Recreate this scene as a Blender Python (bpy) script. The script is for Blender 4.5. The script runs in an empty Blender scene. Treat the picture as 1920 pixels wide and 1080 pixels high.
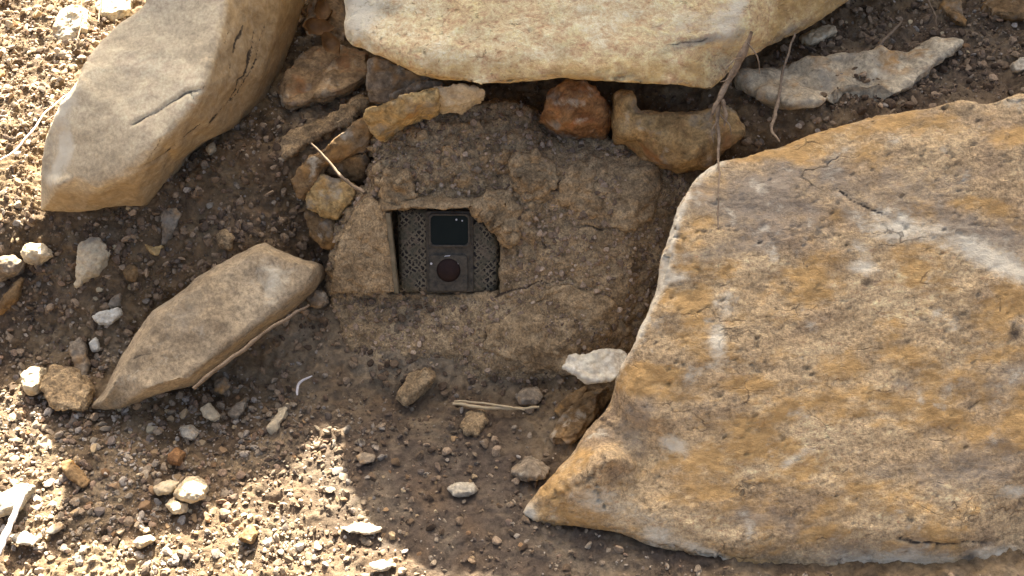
import bpy, bmesh, math, random
import numpy as np
from mathutils import Vector, Matrix
from mathutils.geometry import delaunay_2d_cdt

random.seed(7)
RNG = np.random.default_rng(11)
scene = bpy.context.scene
COL = scene.collection

# ------------------------------------------------------------------ camera, light, exposure
PITCH = math.radians(35.0)
CAM = np.array([0.0, -1.6 * math.cos(PITCH), 1.6 * math.sin(PITCH)])
KX = 0.4188                                   # tan(hfov / 2)
SUN_ELEV, SUN_AZ = math.radians(50.0), math.radians(-2.0)   # azimuth from +Y towards +X
SUN_STRENGTH, SKY_STRENGTH, EXPOSURE = 5.0, 0.085, 2.8

cam_data = bpy.data.cameras.new("camera")
cam_data.sensor_width = 36.0
cam_data.lens = 18.0 / KX
cam_data.clip_start, cam_data.clip_end = 0.02, 200.0
cam = bpy.data.objects.new("camera", cam_data)
COL.objects.link(cam)
cam.location = CAM
cam.rotation_euler = (math.pi / 2 - PITCH, 0, 0)
scene.camera = cam

world = bpy.data.worlds.new("World")
scene.world = world
world.use_nodes = True
wn = world.node_tree
bg = wn.nodes.get("Background") or wn.nodes.new("ShaderNodeBackground")
sky = wn.nodes.new("ShaderNodeTexSky")
sky.sky_type = 'NISHITA'
sky.sun_disc = False
sky.sun_elevation = SUN_ELEV
sky.sun_rotation = SUN_AZ
sky.air_density, sky.dust_density, sky.ozone_density = 0.35, 6.0, 0.0
wn.links.new(sky.outputs[0], bg.inputs[0])
bg.inputs[1].default_value = SKY_STRENGTH
out = wn.nodes.get("World Output") or wn.nodes.new("ShaderNodeOutputWorld")
wn.links.new(bg.outputs[0], out.inputs[0])

sun_data = bpy.data.lights.new("sun", 'SUN')
sun_data.energy = SUN_STRENGTH
sun_data.angle = math.radians(0.5)
sun_data.color = (1.0, 0.94, 0.86)
sun = bpy.data.objects.new("sun", sun_data)
COL.objects.link(sun)
to_sun = Vector((math.sin(SUN_AZ) * math.cos(SUN_ELEV), math.cos(SUN_AZ) * math.cos(SUN_ELEV), math.sin(SUN_ELEV)))
sun.rotation_euler = (-to_sun).to_track_quat('-Z', 'Y').to_euler()
sun.location = (0, 2, 3)

vs = scene.view_settings
vs.view_transform = 'Standard'
vs.look = 'None'
vs.gamma = 1.0
vs.use_curve_mapping = False
vs.exposure = EXPOSURE

# ------------------------------------------------------------------ numbers: projection and noise
F = np.array([0, math.cos(PITCH), -math.sin(PITCH)])
U = np.array([0, math.sin(PITCH), math.cos(PITCH)])
R = np.array([1.0, 0, 0])

def ray(px, py):
    px = np.asarray(px, float); py = np.asarray(py, float)
    a = (px - 960) / 960 * KX; b = (540 - py) / 960 * KX
    return F + a[..., None] * R + b[..., None] * U

def at(px, py, y):
    """point of the place seen at a spot of the photo, at distance y up the slope"""
    d = ray(px, py)
    t = (y - CAM[1]) / d[..., 1]
    return CAM + np.asarray(t)[..., None] * d

def project(p):
    q = p - CAM
    d = q @ F
    return 960 + (q @ R) / d / KX * 960, 540 - (q @ U) / d / KX * 960, d

_perm = np.random.default_rng(5).permutation(256)
_perm = np.concatenate([_perm, _perm, _perm])
_grad = np.random.default_rng(6).normal(size=(256, 3))
_grad /= np.linalg.norm(_grad, axis=1)[:, None]
_cellp = np.random.default_rng(8).random((256, 3))

def _hash(i, j, k):
    return _perm[_perm[_perm[i & 255] + (j & 255)] + (k & 255)]

def perlin(p):
    i = np.floor(p).astype(int); f = p - i
    w = f * f * f * (f * (f * 6 - 15) + 10)
    r = 0
    for dx in (0, 1):
        wx = w[:, 0] if dx else 1 - w[:, 0]
        for dy in (0, 1):
            wy = w[:, 1] if dy else 1 - w[:, 1]
            for dz in (0, 1):
                wz = w[:, 2] if dz else 1 - w[:, 2]
                g = _grad[_hash(i[:, 0] + dx, i[:, 1] + dy, i[:, 2] + dz)]
                r = r + wx * wy * wz * (g[:, 0] * (f[:, 0] - dx) + g[:, 1] * (f[:, 1] - dy) + g[:, 2] * (f[:, 2] - dz))
    return r * 1.5

def fbm(p, scale, octaves=4, gain=0.5, seed=0.0):
    r = 0; a = 1.0; s = scale
    for o in range(octaves):
        r = r + a * perlin(p * s + seed + o * 17.3)
        a *= gain; s *= 2.03
    return r

def cells(p, scale, seed=0.0):
    """distance to nearest and second nearest cell point, and the cell's own value"""
    q = p * scale + seed
    i = np.floor(q).astype(int)
    f1 = np.full(len(q), 9.0); f2 = np.full(len(q), 9.0); val = np.zeros(len(q))
    for dx in (-1, 0, 1):
        for dy in (-1, 0, 1):
            for dz in (-1, 0, 1):
                h = _hash(i[:, 0] + dx, i[:, 1] + dy, i[:, 2] + dz)
                c = _cellp[h]
                d = np.sqrt((i[:, 0] + dx + c[:, 0] - q[:, 0]) ** 2 + (i[:, 1] + dy + c[:, 1] - q[:, 1]) ** 2 + (i[:, 2] + dz + c[:, 2] - q[:, 2]) ** 2)
                near = d < f1
                f2 = np.where(near, f1, np.minimum(f2, d))
                val = np.where(near, h / 255.0, val)
                f1 = np.where(near, d, f1)
    return f1, f2, val

def smooth01(x):
    x = np.clip(x, 0, 1)
    return x * x * (3 - 2 * x)

# ------------------------------------------------------------------ objects
def tag(o, label=None, cat=None, group=None, kind=None):
    if label: o['label'] = label
    if cat: o['category'] = cat
    if group: o['group'] = group
    if kind: o['kind'] = kind
    return o

def mesh_from(name, co, tris, mat=None, smooth=True, attr=None):
    me = bpy.data.meshes.new(name)
    co = np.asarray(co, np.float32); tris = np.asarray(tris, np.int32)
    n = tris.shape[1]
    me.vertices.add(len(co)); me.vertices.foreach_set('co', co.ravel())
    me.loops.add(tris.size); me.loops.foreach_set('vertex_index', tris.ravel())
    me.polygons.add(len(tris))
    me.polygons.foreach_set('loop_start', np.arange(0, tris.size, n, dtype=np.int32))
    me.polygons.foreach_set('loop_total', np.full(len(tris), n, np.int32))
    me.polygons.foreach_set('use_smooth', np.full(len(tris), smooth))
    me.update(calc_edges=True)
    if attr is not None:
        for k, a in attr.items():
            ca = me.color_attributes.new(k, 'FLOAT_COLOR', 'POINT')
            full = np.ones((len(co), 4), np.float32); full[:, :a.shape[1]] = a
            ca.data.foreach_set('color', full.ravel())
    if mat: me.materials.append(mat)
    return me

def link(name, me, parent=None, loc=(0, 0, 0)):
    o = bpy.data.objects.new(name, me)
    o.location = loc
    if parent: o.parent = parent
    COL.objects.link(o)
    return o

# ------------------------------------------------------------------ materials
class NT:
    def __init__(self, name):
        self.m = bpy.data.materials.new(name)
        self.m.use_nodes = True
        self.t = self.m.node_tree
        self.b = self.t.nodes.get("Principled BSDF")
        self.b.inputs['Specular IOR Level'].default_value = 0.2
        self.b.inputs['Roughness'].default_value = 0.92
    def n(self, kind, **kw):
        nd = self.t.nodes.new(kind)
        for k, v in kw.items(): setattr(nd, k, v)
        return nd
    def l(self, a, b): self.t.links.new(a, b)
    def coord(self, scale=(1, 1, 1), rot=(0, 0, 0)):
        c = self.n('ShaderNodeTexCoord'); mp = self.n('ShaderNodeMapping')
        mp.inputs['Scale'].default_value = scale; mp.inputs['Rotation'].default_value = rot
        self.l(c.outputs['Object'], mp.inputs['Vector'])
        return mp.outputs[0]
    def noise(self, v, scale, detail=4, rough=0.6, dist=0.0):
        nd = self.n('ShaderNodeTexNoise')
        nd.inputs['Scale'].default_value = scale; nd.inputs['Detail'].default_value = detail
        nd.inputs['Roughness'].default_value = rough; nd.inputs['Distortion'].default_value = dist
        if v is not None: self.l(v, nd.inputs['Vector'])
        return nd.outputs[0]
    def ramp(self, fac, stops):
        nd = self.n('ShaderNodeValToRGB')
        cr = nd.color_ramp
        while len(cr.elements) < len(stops): cr.elements.new(0.5)
        for e, (p, c) in zip(cr.elements, stops):
            e.position = p; e.color = (*c, 1) if len(c) == 3 else c
        self.l(fac, nd.inputs[0])
        return nd.outputs[0]
    def mix(self, fac, a, b, mode='MIX'):
        nd = self.n('ShaderNodeMix', data_type='RGBA', blend_type=mode)
        for sock, v in ((nd.inputs[0], fac), (nd.inputs[6], a), (nd.inputs[7], b)):
            if hasattr(v, 'is_linked'): self.l(v, sock)
            elif isinstance(v, (int, float)): sock.default_value = v
            else: sock.default_value = (*v, 1)
        return nd.outputs[2]
    def math(self, op, a, b=0.0, clamp=False):
        nd = self.n('ShaderNodeMath', operation=op, use_clamp=clamp)
        for sock, v in ((nd.inputs[0], a), (nd.inputs[1], b)):
            if hasattr(v, 'is_linked'): self.l(v, sock)
            else: sock.default_value = v
        return nd.outputs[0]
    def attr(self, name):
        nd = self.n('ShaderNodeAttribute', attribute_name=name)
        sp = self.n('ShaderNodeSeparateColor')
        self.l(nd.outputs['Color'], sp.inputs[0])
        return nd.outputs['Alpha'], sp.outputs
    def bump(self, h, strength, dist):
        nd = self.n('ShaderNodeBump')
        nd.inputs['Strength'].default_value = strength; nd.inputs['Distance'].default_value = dist
        self.l(h, nd.inputs['Height'])
        return nd
    def finish(self, col, bump=None):
        if hasattr(col, 'is_linked'): self.l(col, self.b.inputs['Base Color'])
        else: self.b.inputs['Base Color'].default_value = (*col, 1)
        if bump is not None: self.l(bump.outputs[0], self.b.inputs['Normal'])
        return self.m

def g3(v, tint=(1, 1, 1)):
    return tuple(v * t for t in tint)

def W(c):
    return (c[0] * 1.02, c[1] * .99, c[2] * .80)

def rock_mat(name, pal, veins=0.0, stretch=(1, 1, 1), rot=(0, 0, 0), white=(0.62, 0.58, 0.51), grey=(0.23, 0.21, 0.19), dark=(0.035, 0.03, 0.026), warm=(0.34, 0.19, 0.07),
             scale=14, fine=260, bumps=(0.5, 0.004), rand=0.0, pits=0.0, grainy=0.7, mottle=0.75):
    """stone: pal = three colours from deep to pale; the 'stain' attribute places white, grey and dark marks"""
    T = NT(name)
    pal = [W(c_) for c_ in pal]; white = W(white); grey = W(grey); warm = W(warm)
    v = T.coord(stretch, rot)
    v0 = T.coord()
    a = T.noise(v, scale, 8, 0.62, 0.6)
    col = T.ramp(a, [(0.33, pal[0]), (0.5, pal[1]), (0.68, pal[2])])
    f = T.noise(v, fine * 0.25, 6, 0.75, 0.3)
    col = T.mix(mottle, col, T.ramp(f, [(0.32, (0.2, 0.2, 0.21)), (0.5, (0.5, 0.5, 0.5)), (0.68, (0.8, 0.78, 0.74))]), 'OVERLAY')
    f2 = T.noise(v0, fine, 3, 0.8)
    col = T.mix(grainy, col, T.ramp(f2, [(0.3, (0.25, 0.25, 0.25)), (0.5, (0.5, 0.5, 0.5)), (0.7, (0.75, 0.75, 0.75))]), 'OVERLAY')
    s3, s = T.attr('stain')
    brk = T.noise(v, fine * 0.24, 9, 0.82, 0.6)
    def masked(ch, lo=0.42, hi=0.6):
        return T.ramp(T.math('ADD', T.math('MULTIPLY', ch, 0.88), T.math('MULTIPLY', T.math('SUBTRACT', brk, 0.5), 1.5)), [(0.2, (0, 0, 0)), (0.75, (1, 1, 1))])
    grain = T.ramp(f, [(0.3, (0.3, 0.3, 0.3)), (0.7, (0.72, 0.72, 0.72))])
    col = T.mix(T.math('MULTIPLY', masked(s3), 0.85), col, T.mix(0.8, warm, grain, 'OVERLAY'))
    col = T.mix(T.math('MULTIPLY', masked(s[1]), 0.8), col, T.mix(0.8, grey, grain, 'OVERLAY'))
    col = T.mix(T.math('MULTIPLY', masked(s[0]), 0.9), col, white)
    height = T.math('ADD', T.math('MULTIPLY', f, 0.7), T.math('MULTIPLY', f2, 0.3))
    if veins:
        vo = T.n('ShaderNodeTexVoronoi', feature='DISTANCE_TO_EDGE')
        vo.inputs['Scale'].default_value = 13
        w = T.n('ShaderNodeVectorMath', operation='ADD')
        wn_ = T.n('ShaderNodeTexNoise'); wn_.inputs['Scale'].default_value = 40; wn_.inputs['Detail'].default_value = 4
        T.l(v0, wn_.inputs['Vector'])
        ws = T.n('ShaderNodeVectorMath', operation='SCALE'); ws.inputs['Scale'].default_value = 0.05
        T.l(wn_.outputs['Color'], ws.inputs[0])
        T.l(v, w.inputs[0]); T.l(ws.outputs[0], w.inputs[1]); T.l(w.outputs[0], vo.inputs['Vector'])
        line = T.ramp(vo.outputs['Distance'], [(0.0, (1, 1, 1)), (0.03, (0, 0, 0))])
        where = T.ramp(T.noise(v0, 18, 4, 0.7), [(0.52, (0, 0, 0)), (0.66, (1, 1, 1))])
        lm = T.math('MULTIPLY', T.math('MULTIPLY', line, where), veins)
        col = T.mix(lm, col, dark)
        height = T.math('SUBTRACT', height, T.math('MULTIPLY', lm, 0.6))
    if pits:
        pn = T.ramp(T.noise(v, fine * 0.55, 3, 0.6, 0.8), [(0.60, (0, 0, 0)), (0.70, (1, 1, 1))])
        pw = T.ramp(T.noise(v0, 9, 3, 0.6), [(0.38, (0, 0, 0)), (0.6, (1, 1, 1))])
        pm = T.math('MULTIPLY', T.math('MULTIPLY', pn, pw), pits)
        col = T.mix(pm, col, g3(0.45, pal[0]))
        height = T.math('SUBTRACT', height, T.math('MULTIPLY', pm, 0.8))
    dm = T.ramp(T.math('ADD', T.math('MULTIPLY', s[2], 0.8), T.math('MULTIPLY', brk, 0.4)), [(0.55, (0, 0, 0)), (0.8, (1, 1, 1))])
    col = T.mix(T.math('MULTIPLY', dm, 0.9), col, dark)
    if rand:
        oi = T.n('ShaderNodeObjectInfo')
        col = T.mix(1.0, col, T.ramp(oi.outputs['Random'], [(0.0, g3(1 - rand, (1, .95, .9))), (0.35, (1, 1, 1)), (0.7, g3(1 - rand * .5, (1, .85, .72))), (1.0, (1.25, 1.25, 1.22))]), 'MULTIPLY')
    return T.finish(col, T.bump(height, *bumps))

def soil_mat(name, pal, fine=300, bumps=(0.8, 0.004), stone=0.0):
    T = NT(name)
    pal = [W(c_) for c_ in pal]
    v = T.coord()
    a = T.noise(v, 16, 7, 0.65, 0.4)
    col = T.ramp(a, [(0.32, pal[0]), (0.5, pal[1]), (0.68, pal[2])])
    f = T.noise(v, fine * 0.35, 6, 0.8, 0.2)
    col = T.mix(0.9, col, T.ramp(f, [(0.3, (0.22, 0.21, 0.21)), (0.5, (0.5, 0.5, 0.5)), (0.72, (0.78, 0.76, 0.72))]), 'OVERLAY')
    f2 = T.noise(v, fine * 1.6, 2, 0.8)
    col = T.mix(T.ramp(f2, [(0.64, (0, 0, 0)), (0.74, (0.75, 0.75, 0.75))]), col, g3(1.45, pal[2]))
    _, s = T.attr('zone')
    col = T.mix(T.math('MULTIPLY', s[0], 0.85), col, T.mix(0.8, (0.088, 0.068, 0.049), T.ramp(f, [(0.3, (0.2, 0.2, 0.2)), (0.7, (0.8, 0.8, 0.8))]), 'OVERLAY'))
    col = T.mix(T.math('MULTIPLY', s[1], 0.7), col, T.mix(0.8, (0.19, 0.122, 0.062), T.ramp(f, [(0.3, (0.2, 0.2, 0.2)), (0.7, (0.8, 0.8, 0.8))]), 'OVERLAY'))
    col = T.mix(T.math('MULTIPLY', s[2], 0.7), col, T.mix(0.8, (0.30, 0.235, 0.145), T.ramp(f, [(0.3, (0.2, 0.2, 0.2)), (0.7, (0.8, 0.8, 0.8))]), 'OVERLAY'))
    return T.finish(col, T.bump(T.math('ADD', f, T.math('MULTIPLY', f2, 0.4)), *bumps))

def plain_mat(name, c1, c2, scale=60, rough=0.8, spec=0.2, stretch=(1, 1, 1), bumps=(0.3, 0.001)):
    T = NT(name)
    a = T.noise(T.coord(stretch), scale, 5, 0.7)
    T.b.inputs['Roughness'].default_value = rough
    T.b.inputs['Specular IOR Level'].default_value = spec
    return T.finish(T.ramp(a, [(0.3, c1), (0.7, c2)]), T.bump(a, *bumps))

M = {}
M['soil'] = soil_mat('soil', [(0.08, 0.053, 0.031), (0.155, 0.107, 0.064), (0.25, 0.18, 0.112)])
M['clay'] = soil_mat('clay', [(0.13, 0.09, 0.058), (0.205, 0.145, 0.095), (0.29, 0.215, 0.145)])
M['top'] = rock_mat('pale_limestone', [(0.53, 0.385, 0.22), (0.66, 0.53, 0.34), (0.72, 0.62, 0.46)], pits=0.75, warm=(0.42, 0.28, 0.12), stretch=(1, 1.2, 1.6), scale=11, bumps=(0.6, 0.005))
M['left'] = rock_mat('tan_limestone', [(0.41, 0.335, 0.245), (0.53, 0.445, 0.335), (0.61, 0.525, 0.41)], scale=8, warm=(0.30, 0.21, 0.115), mottle=.3, grainy=.5, bumps=(0.3, 0.003))
M['big'] = rock_mat('ochre_limestone', [(0.31, 0.225, 0.155), (0.45, 0.33, 0.21), (0.57, 0.44, 0.295)], veins=0.6, grainy=1.0, mottle=.6, white=(0.74, 0.68, 0.59), stretch=(1, 2.0, 2.2), rot=(0, 0.25, 0), scale=7, grey=(0.29, 0.245, 0.21), warm=(0.48, 0.30, 0.13), bumps=(0.9, 0.004))
M['long'] = rock_mat('brown_limestone', [(0.24, 0.185, 0.13), (0.325, 0.26, 0.19), (0.42, 0.345, 0.26)], scale=9, mottle=.45, bumps=(0.45, 0.003))
M['gold'] = rock_mat('gold_stone', [(0.33, 0.22, 0.10), (0.42, 0.30, 0.15), (0.48, 0.36, 0.20)], scale=18, bumps=(0.35, 0.002))
M['brown'] = rock_mat('brown_stone', [(0.13, 0.08, 0.04), (0.20, 0.13, 0.07), (0.27, 0.18, 0.10)], scale=18, bumps=(0.5, 0.003))
M['red'] = rock_mat('rusty_stone', [(0.14, 0.07, 0.034), (0.235, 0.125, 0.06), (0.31, 0.19, 0.10)], scale=30, warm=(0.28, 0.11, 0.045), bumps=(0.9, 0.004))
M['rustgold'] = rock_mat('rusty_gold_stone', [(0.17, 0.105, 0.05), (0.28, 0.185, 0.09), (0.37, 0.26, 0.135)], scale=28, warm=(0.27, 0.13, 0.055), bumps=(0.9, 0.004))
M['flake'] = rock_mat('brown_flake_stone', [(0.20, 0.13, 0.075), (0.31, 0.215, 0.13), (0.41, 0.30, 0.195)], scale=22, warm=(0.30, 0.15, 0.07), bumps=(0.7, 0.003))
M['white'] = rock_mat('white_stone', [(0.50, 0.47, 0.43), (0.60, 0.57, 0.53), (0.68, 0.65, 0.62)], scale=20, warm=(0.55, 0.50, 0.42), grey=(0.42, 0.40, 0.38), mottle=.4, bumps=(0.35, 0.002))
M['greystone'] = rock_mat('grey_stone', [(0.17, 0.135, 0.105), (0.24, 0.195, 0.155), (0.32, 0.27, 0.22)], scale=20, bumps=(0.4, 0.002))
M['pale'] = rock_mat('pale_stone', [(0.32, 0.28, 0.235), (0.42, 0.38, 0.33), (0.50, 0.46, 0.41)], scale=20, bumps=(0.35, 0.002))
M['flat'] = rock_mat('pale_tan_slab', [(0.30, 0.25, 0.19), (0.38, 0.325, 0.255), (0.47, 0.41, 0.33)], scale=14, bumps=(0.5, 0.003))
M['pebble'] = rock_mat('pebble_stone', [(0.22, 0.165, 0.115), (0.30, 0.235, 0.165), (0.38, 0.31, 0.23)], scale=60, fine=500, bumps=(0.4, 0.001), rand=0.35)
M['twig'] = plain_mat('dry_twig', (0.13, 0.09, 0.05), (0.27, 0.20, 0.125), 90, stretch=(1, 1, 1))
M['straw'] = plain_mat('dry_straw', (0.40, 0.30, 0.15), (0.55, 0.44, 0.26), 90)
M['palewood'] = plain_mat('bleached_wood', (0.50, 0.46, 0.40), (0.68, 0.64, 0.58), 90)
M['root'] = plain_mat('thin_root', (0.13, 0.09, 0.055), (0.32, 0.24, 0.15), 140, bumps=(.8, .002))
M['leaf'] = plain_mat('dry_leaf', (0.19, 0.095, 0.03), (0.38, 0.22, 0.085), 40, 0.6, 0.3)

def gravel_mat():
    T = NT('gravel_stone')
    c = T.n('ShaderNodeAttribute', attribute_name='tint').outputs['Color']
    f = T.noise(T.coord(), 420, 3, 0.7)
    col = T.mix(0.7, c, T.ramp(f, [(0.3, (0.25, 0.25, 0.25)), (0.7, (0.75, 0.75, 0.75))]), 'OVERLAY')
    return T.finish(col, T.bump(f, 0.4, 0.001))
M['gravel'] = gravel_mat()

# ------------------------------------------------------------------ the ground
PX = [-2.2, -0.75, -0.60, -0.46, -0.34, -0.24, -0.12, 0.02, 0.14, 0.28, 0.45, 0.65, 2.2]
#        far front        floor            foot             mid bank        edge             bench           back
PR = {
 -2.2: [(-2.5, -.42), (-.42, -.085), (-.13, -.02), (-.08, .05), (-.02, .120), (.45, .22), (3, 1.1)],
 -.75: [(-2.5, -.42), (-.42, -.085), (-.12, -.02), (-.07, .05), (-.02, .120), (.45, .22), (3, 1.1)],
 -.60: [(-2.5, -.42), (-.42, -.088), (-.12, -.022), (-.07, .05), (-.016, .122), (.45, .22), (3, 1.1)],
 -.46: [(-2.5, -.42), (-.42, -.092), (-.13, -.03), (-.05, .06), (.02, .14), (.45, .23), (3, 1.1)],
 -.34: [(-2.5, -.42), (-.42, -.098), (-.15, -.04), (-.05, .06), (.05, .17), (.40, .26), (3, 1.1)],
 -.24: [(-2.5, -.42), (-.42, -.100), (-.16, -.045), (-.02, .06), (.09, .19), (.40, .28), (3, 1.1)],
 -.12: [(-2.5, -.42), (-.42, -.100), (-.17, -.045), (-.05, .055), (.08, .20), (.40, .30), (3, 1.1)],
  .02: [(-2.5, -.42), (-.42, -.100), (-.16, -.045), (-.05, .055), (.08, .23), (.40, .32), (3, 1.1)],
  .14: [(-2.5, -.42), (-.42, -.100), (-.15, -.042), (-.06, .06), (.08, .25), (.40, .33), (3, 1.1)],
  .28: [(-2.5, -.42), (-.42, -.100), (-.14, -.040), (-.06, .10), (.02, .25), (.40, .33), (3, 1.1)],
  .45: [(-2.5, -.42), (-.42, -.100), (-.14, -.040), (-.09, .10), (-.05, .235), (.40, .34), (3, 1.1)],
  .65: [(-2.5, -.42), (-.42, -.100), (-.14, -.040), (-.08, .10), (-.03, .25), (.40, .36), (3, 1.1)],
  2.2: [(-2.5, -.42), (-.42, -.100), (-.14, -.040), (-.08, .10), (-.02, .25), (.40, .36), (3, 1.1)],
}
def lattice():
    ys = np.concatenate([np.linspace(-2.5, -.6, 20)[:-1], np.linspace(-.6, .62, 1221), np.linspace(.62, 3, 30)[1:]])
    xs = np.concatenate([np.linspace(-2.2, -.8, 15)[:-1], np.linspace(-.8, .8, 641), np.linspace(.8, 2.2, 15)[1:]])
    prof = np.array([np.interp(ys, [p[0] for p in PR[x]], [p[1] for p in PR[x]]) for x in PX])    # (nx, ny)
    Z = np.empty((len(xs), len(ys)))
    sx = np.interp(xs, PX, np.arange(len(PX)))
    i0 = np.clip(sx.astype(int), 0, len(PX) - 2); f = smooth01(sx - i0)[:, None]
    Z = prof[i0] * (1 - f) + prof[i0 + 1] * f
    for ax, k in ((1, 19), (0, 17)):                                  # soften the folds
        for _ in range(2):
            pad = [(0, 0), (0, 0)]; pad[ax] = (k // 2, k // 2)
            c = np.cumsum(np.pad(Z, pad, mode='edge'), axis=ax)
            zero = np.zeros_like(np.take(c, [0], axis=ax))
            c = np.concatenate([zero, c], axis=ax)
            n = Z.shape[ax]
            new = (np.take(c, np.arange(k, k + n), axis=ax) - np.take(c, np.arange(0, n), axis=ax)) / k
            lo = 40
            sl = [slice(None)] * 2; sl[ax] = slice(lo, -lo)
            Z[tuple(sl)] = new[tuple(sl)]
    return xs, ys, Z
LX, LY, LZ = lattice()

def ground0(x, y):
    fx = np.clip(np.interp(x, LX, np.arange(len(LX))), 0, len(LX) - 1.001); fy = np.clip(np.interp(y, LY, np.arange(len(LY))), 0, len(LY) - 1.001)
    i = fx.astype(int); j = fy.astype(int); a = fx - i; b = fy - j
    return (LZ[i, j] * (1 - a) * (1 - b) + LZ[i + 1, j] * a * (1 - b) + LZ[i, j + 1] * (1 - a) * b + LZ[i + 1, j + 1] * a * b)

def in_poly(px, py, poly):
    inside = np.zeros(np.shape(px), bool)
    n = len(poly)
    for i in range(n):
        x1, y1 = poly[i][:2]; x2, y2 = poly[(i + 1) % n][:2]
        if y1 == y2: continue
        c = ((y1 > py) != (y2 > py)) & (px < (x2 - x1) * (py - y1) / (y2 - y1) + x1)
        inside ^= c
    return inside

def seg_dist(px, py, line):
    d = np.full(np.shape(px), 1e9)
    for (x1, y1), (x2, y2) in zip(line[:-1], line[1:]):
        vx, vy = x2 - x1, y2 - y1
        t = np.clip(((px - x1) * vx + (py - y1) * vy) / (vx * vx + vy * vy), 0, 1)
        d = np.minimum(d, np.hypot(px - x1 - t * vx, py - y1 - t * vy))
    return d

def blob(px, py, x, y, rx, ry, ang=0.0):
    c, s = math.cos(math.radians(ang)), math.sin(math.radians(ang))
    u = ((px - x) * c + (py - y) * s) / rx; v = (-(px - x) * s + (py - y) * c) / ry
    return np.exp(-(u * u + v * v))

def build_ground():
    xs = np.concatenate([np.linspace(-2.2, -1.1, 40)[:-1], np.linspace(-1.1, -.72, 64)[:-1], np.linspace(-.72, .72, 680), np.linspace(.72, 1.1, 64)[1:], np.linspace(1.1, 2.2, 40)[1:]])
    ref = np.arange(-.56, .56, .001)
    rz = ground0(np.full(len(ref), -.3), ref)
    s = np.concatenate([[0], np.cumsum(np.hypot(np.diff(ref), np.diff(rz)))])
    yf = np.interp(np.arange(0, s[-1], .0021), s, ref)
    ys = np.concatenate([np.linspace(-2.5, -.9, 40)[:-1], np.linspace(-.9, yf[0], 60)[:-1], yf, np.linspace(yf[-1], 1.1, 110)[1:-1], np.linspace(1.1, 3, 40)])
    X, Y = np.meshgrid(xs, ys)
    nx, ny = len(xs), len(ys)
    Z = ground0(X.ravel(), Y.ravel()).reshape(X.shape)
    p = np.stack([X, Y, Z], -1)
    gy = np.gradient(p, axis=0); gx = np.gradient(p, axis=1)
    nrm = np.cross(gx, gy); nrm /= np.linalg.norm(nrm, axis=-1)[..., None]
    P = p.reshape(-1, 3); N = nrm.reshape(-1, 3)
    u, v, _ = project(P)
    # how crumbly each spot is
    ramp_ = np.clip(blob(u, v, 780, 640, 260, 110, -8) * 1.3 + blob(u, v, 850, 930, 200, 170) * .75, 0, 1)
    calm = 1 - .6 * smooth01((-.16 - P[:, 1]) / .08)
    h = fbm(P, 9, 4) * .010 * calm + fbm(P, 45, 4, .55, 3.1) * .0055 * calm
    f1, f2, val = cells(P + fbm(P, 60, 2)[:, None] * .004, 75, 2.0)
    h += (1 - .55 * ramp_) * (np.clip(.75 - f1, 0, 1) * (.3 + val) * .008)
    f1b, f2b, valb = cells(P, 170, 5.0)
    h += (1 - .5 * ramp_) * (np.clip(.8 - f1b, 0, 1) * (.2 + valb) * .0042)
    h += fbm(P, 260, 2, .6, 9.0) * .0009
    P2 = P + N * h[:, None]
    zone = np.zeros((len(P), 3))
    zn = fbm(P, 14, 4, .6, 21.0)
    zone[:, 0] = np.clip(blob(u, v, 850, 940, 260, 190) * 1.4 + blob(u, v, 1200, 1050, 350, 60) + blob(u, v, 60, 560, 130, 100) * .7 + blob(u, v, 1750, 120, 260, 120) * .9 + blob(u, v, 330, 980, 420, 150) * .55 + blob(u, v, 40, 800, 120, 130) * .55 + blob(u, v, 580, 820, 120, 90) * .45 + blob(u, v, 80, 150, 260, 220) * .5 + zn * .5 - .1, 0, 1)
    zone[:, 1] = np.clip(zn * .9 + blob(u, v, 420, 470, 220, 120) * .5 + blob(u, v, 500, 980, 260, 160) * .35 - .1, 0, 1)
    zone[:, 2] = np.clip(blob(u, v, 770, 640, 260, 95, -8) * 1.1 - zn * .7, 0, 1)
    idx = np.arange(nx * ny).reshape(ny, nx)
    q = np.stack([idx[:-1, :-1], idx[:-1, 1:], idx[1:, 1:], idx[1:, :-1]], -1).reshape(-1, 4)
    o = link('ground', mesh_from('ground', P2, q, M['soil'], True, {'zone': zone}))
    tag(o, kind='structure')
    return P2, N, u, v, xs, ys
GP, GN, GU, GV, GXS, GYS = build_ground()
GNX, GNY = len(GXS), len(GYS)

def ground_at(x, y):
    i = np.searchsorted(GXS, x); j = np.searchsorted(GYS, y)
    return np.clip(j, 0, GNY - 1) * GNX + np.clip(i, 0, GNX - 1)

def hit(px, py):
    """first point of the ground along the view through a spot of the photo"""
    px = np.atleast_1d(np.asarray(px, float)); py = np.atleast_1d(np.asarray(py, float))
    d = ray(px, py)
    t = np.full(px.shape, 0.9); done = np.zeros(px.shape, bool)
    for _ in range(900):
        p = CAM + t[:, None] * d
        below = p[:, 2] < ground0(p[:, 0], p[:, 1]) + .003
        done |= below
        t = np.where(done, t, t + .0015)
        if done.all(): break
    return CAM + t[:, None] * d

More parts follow.
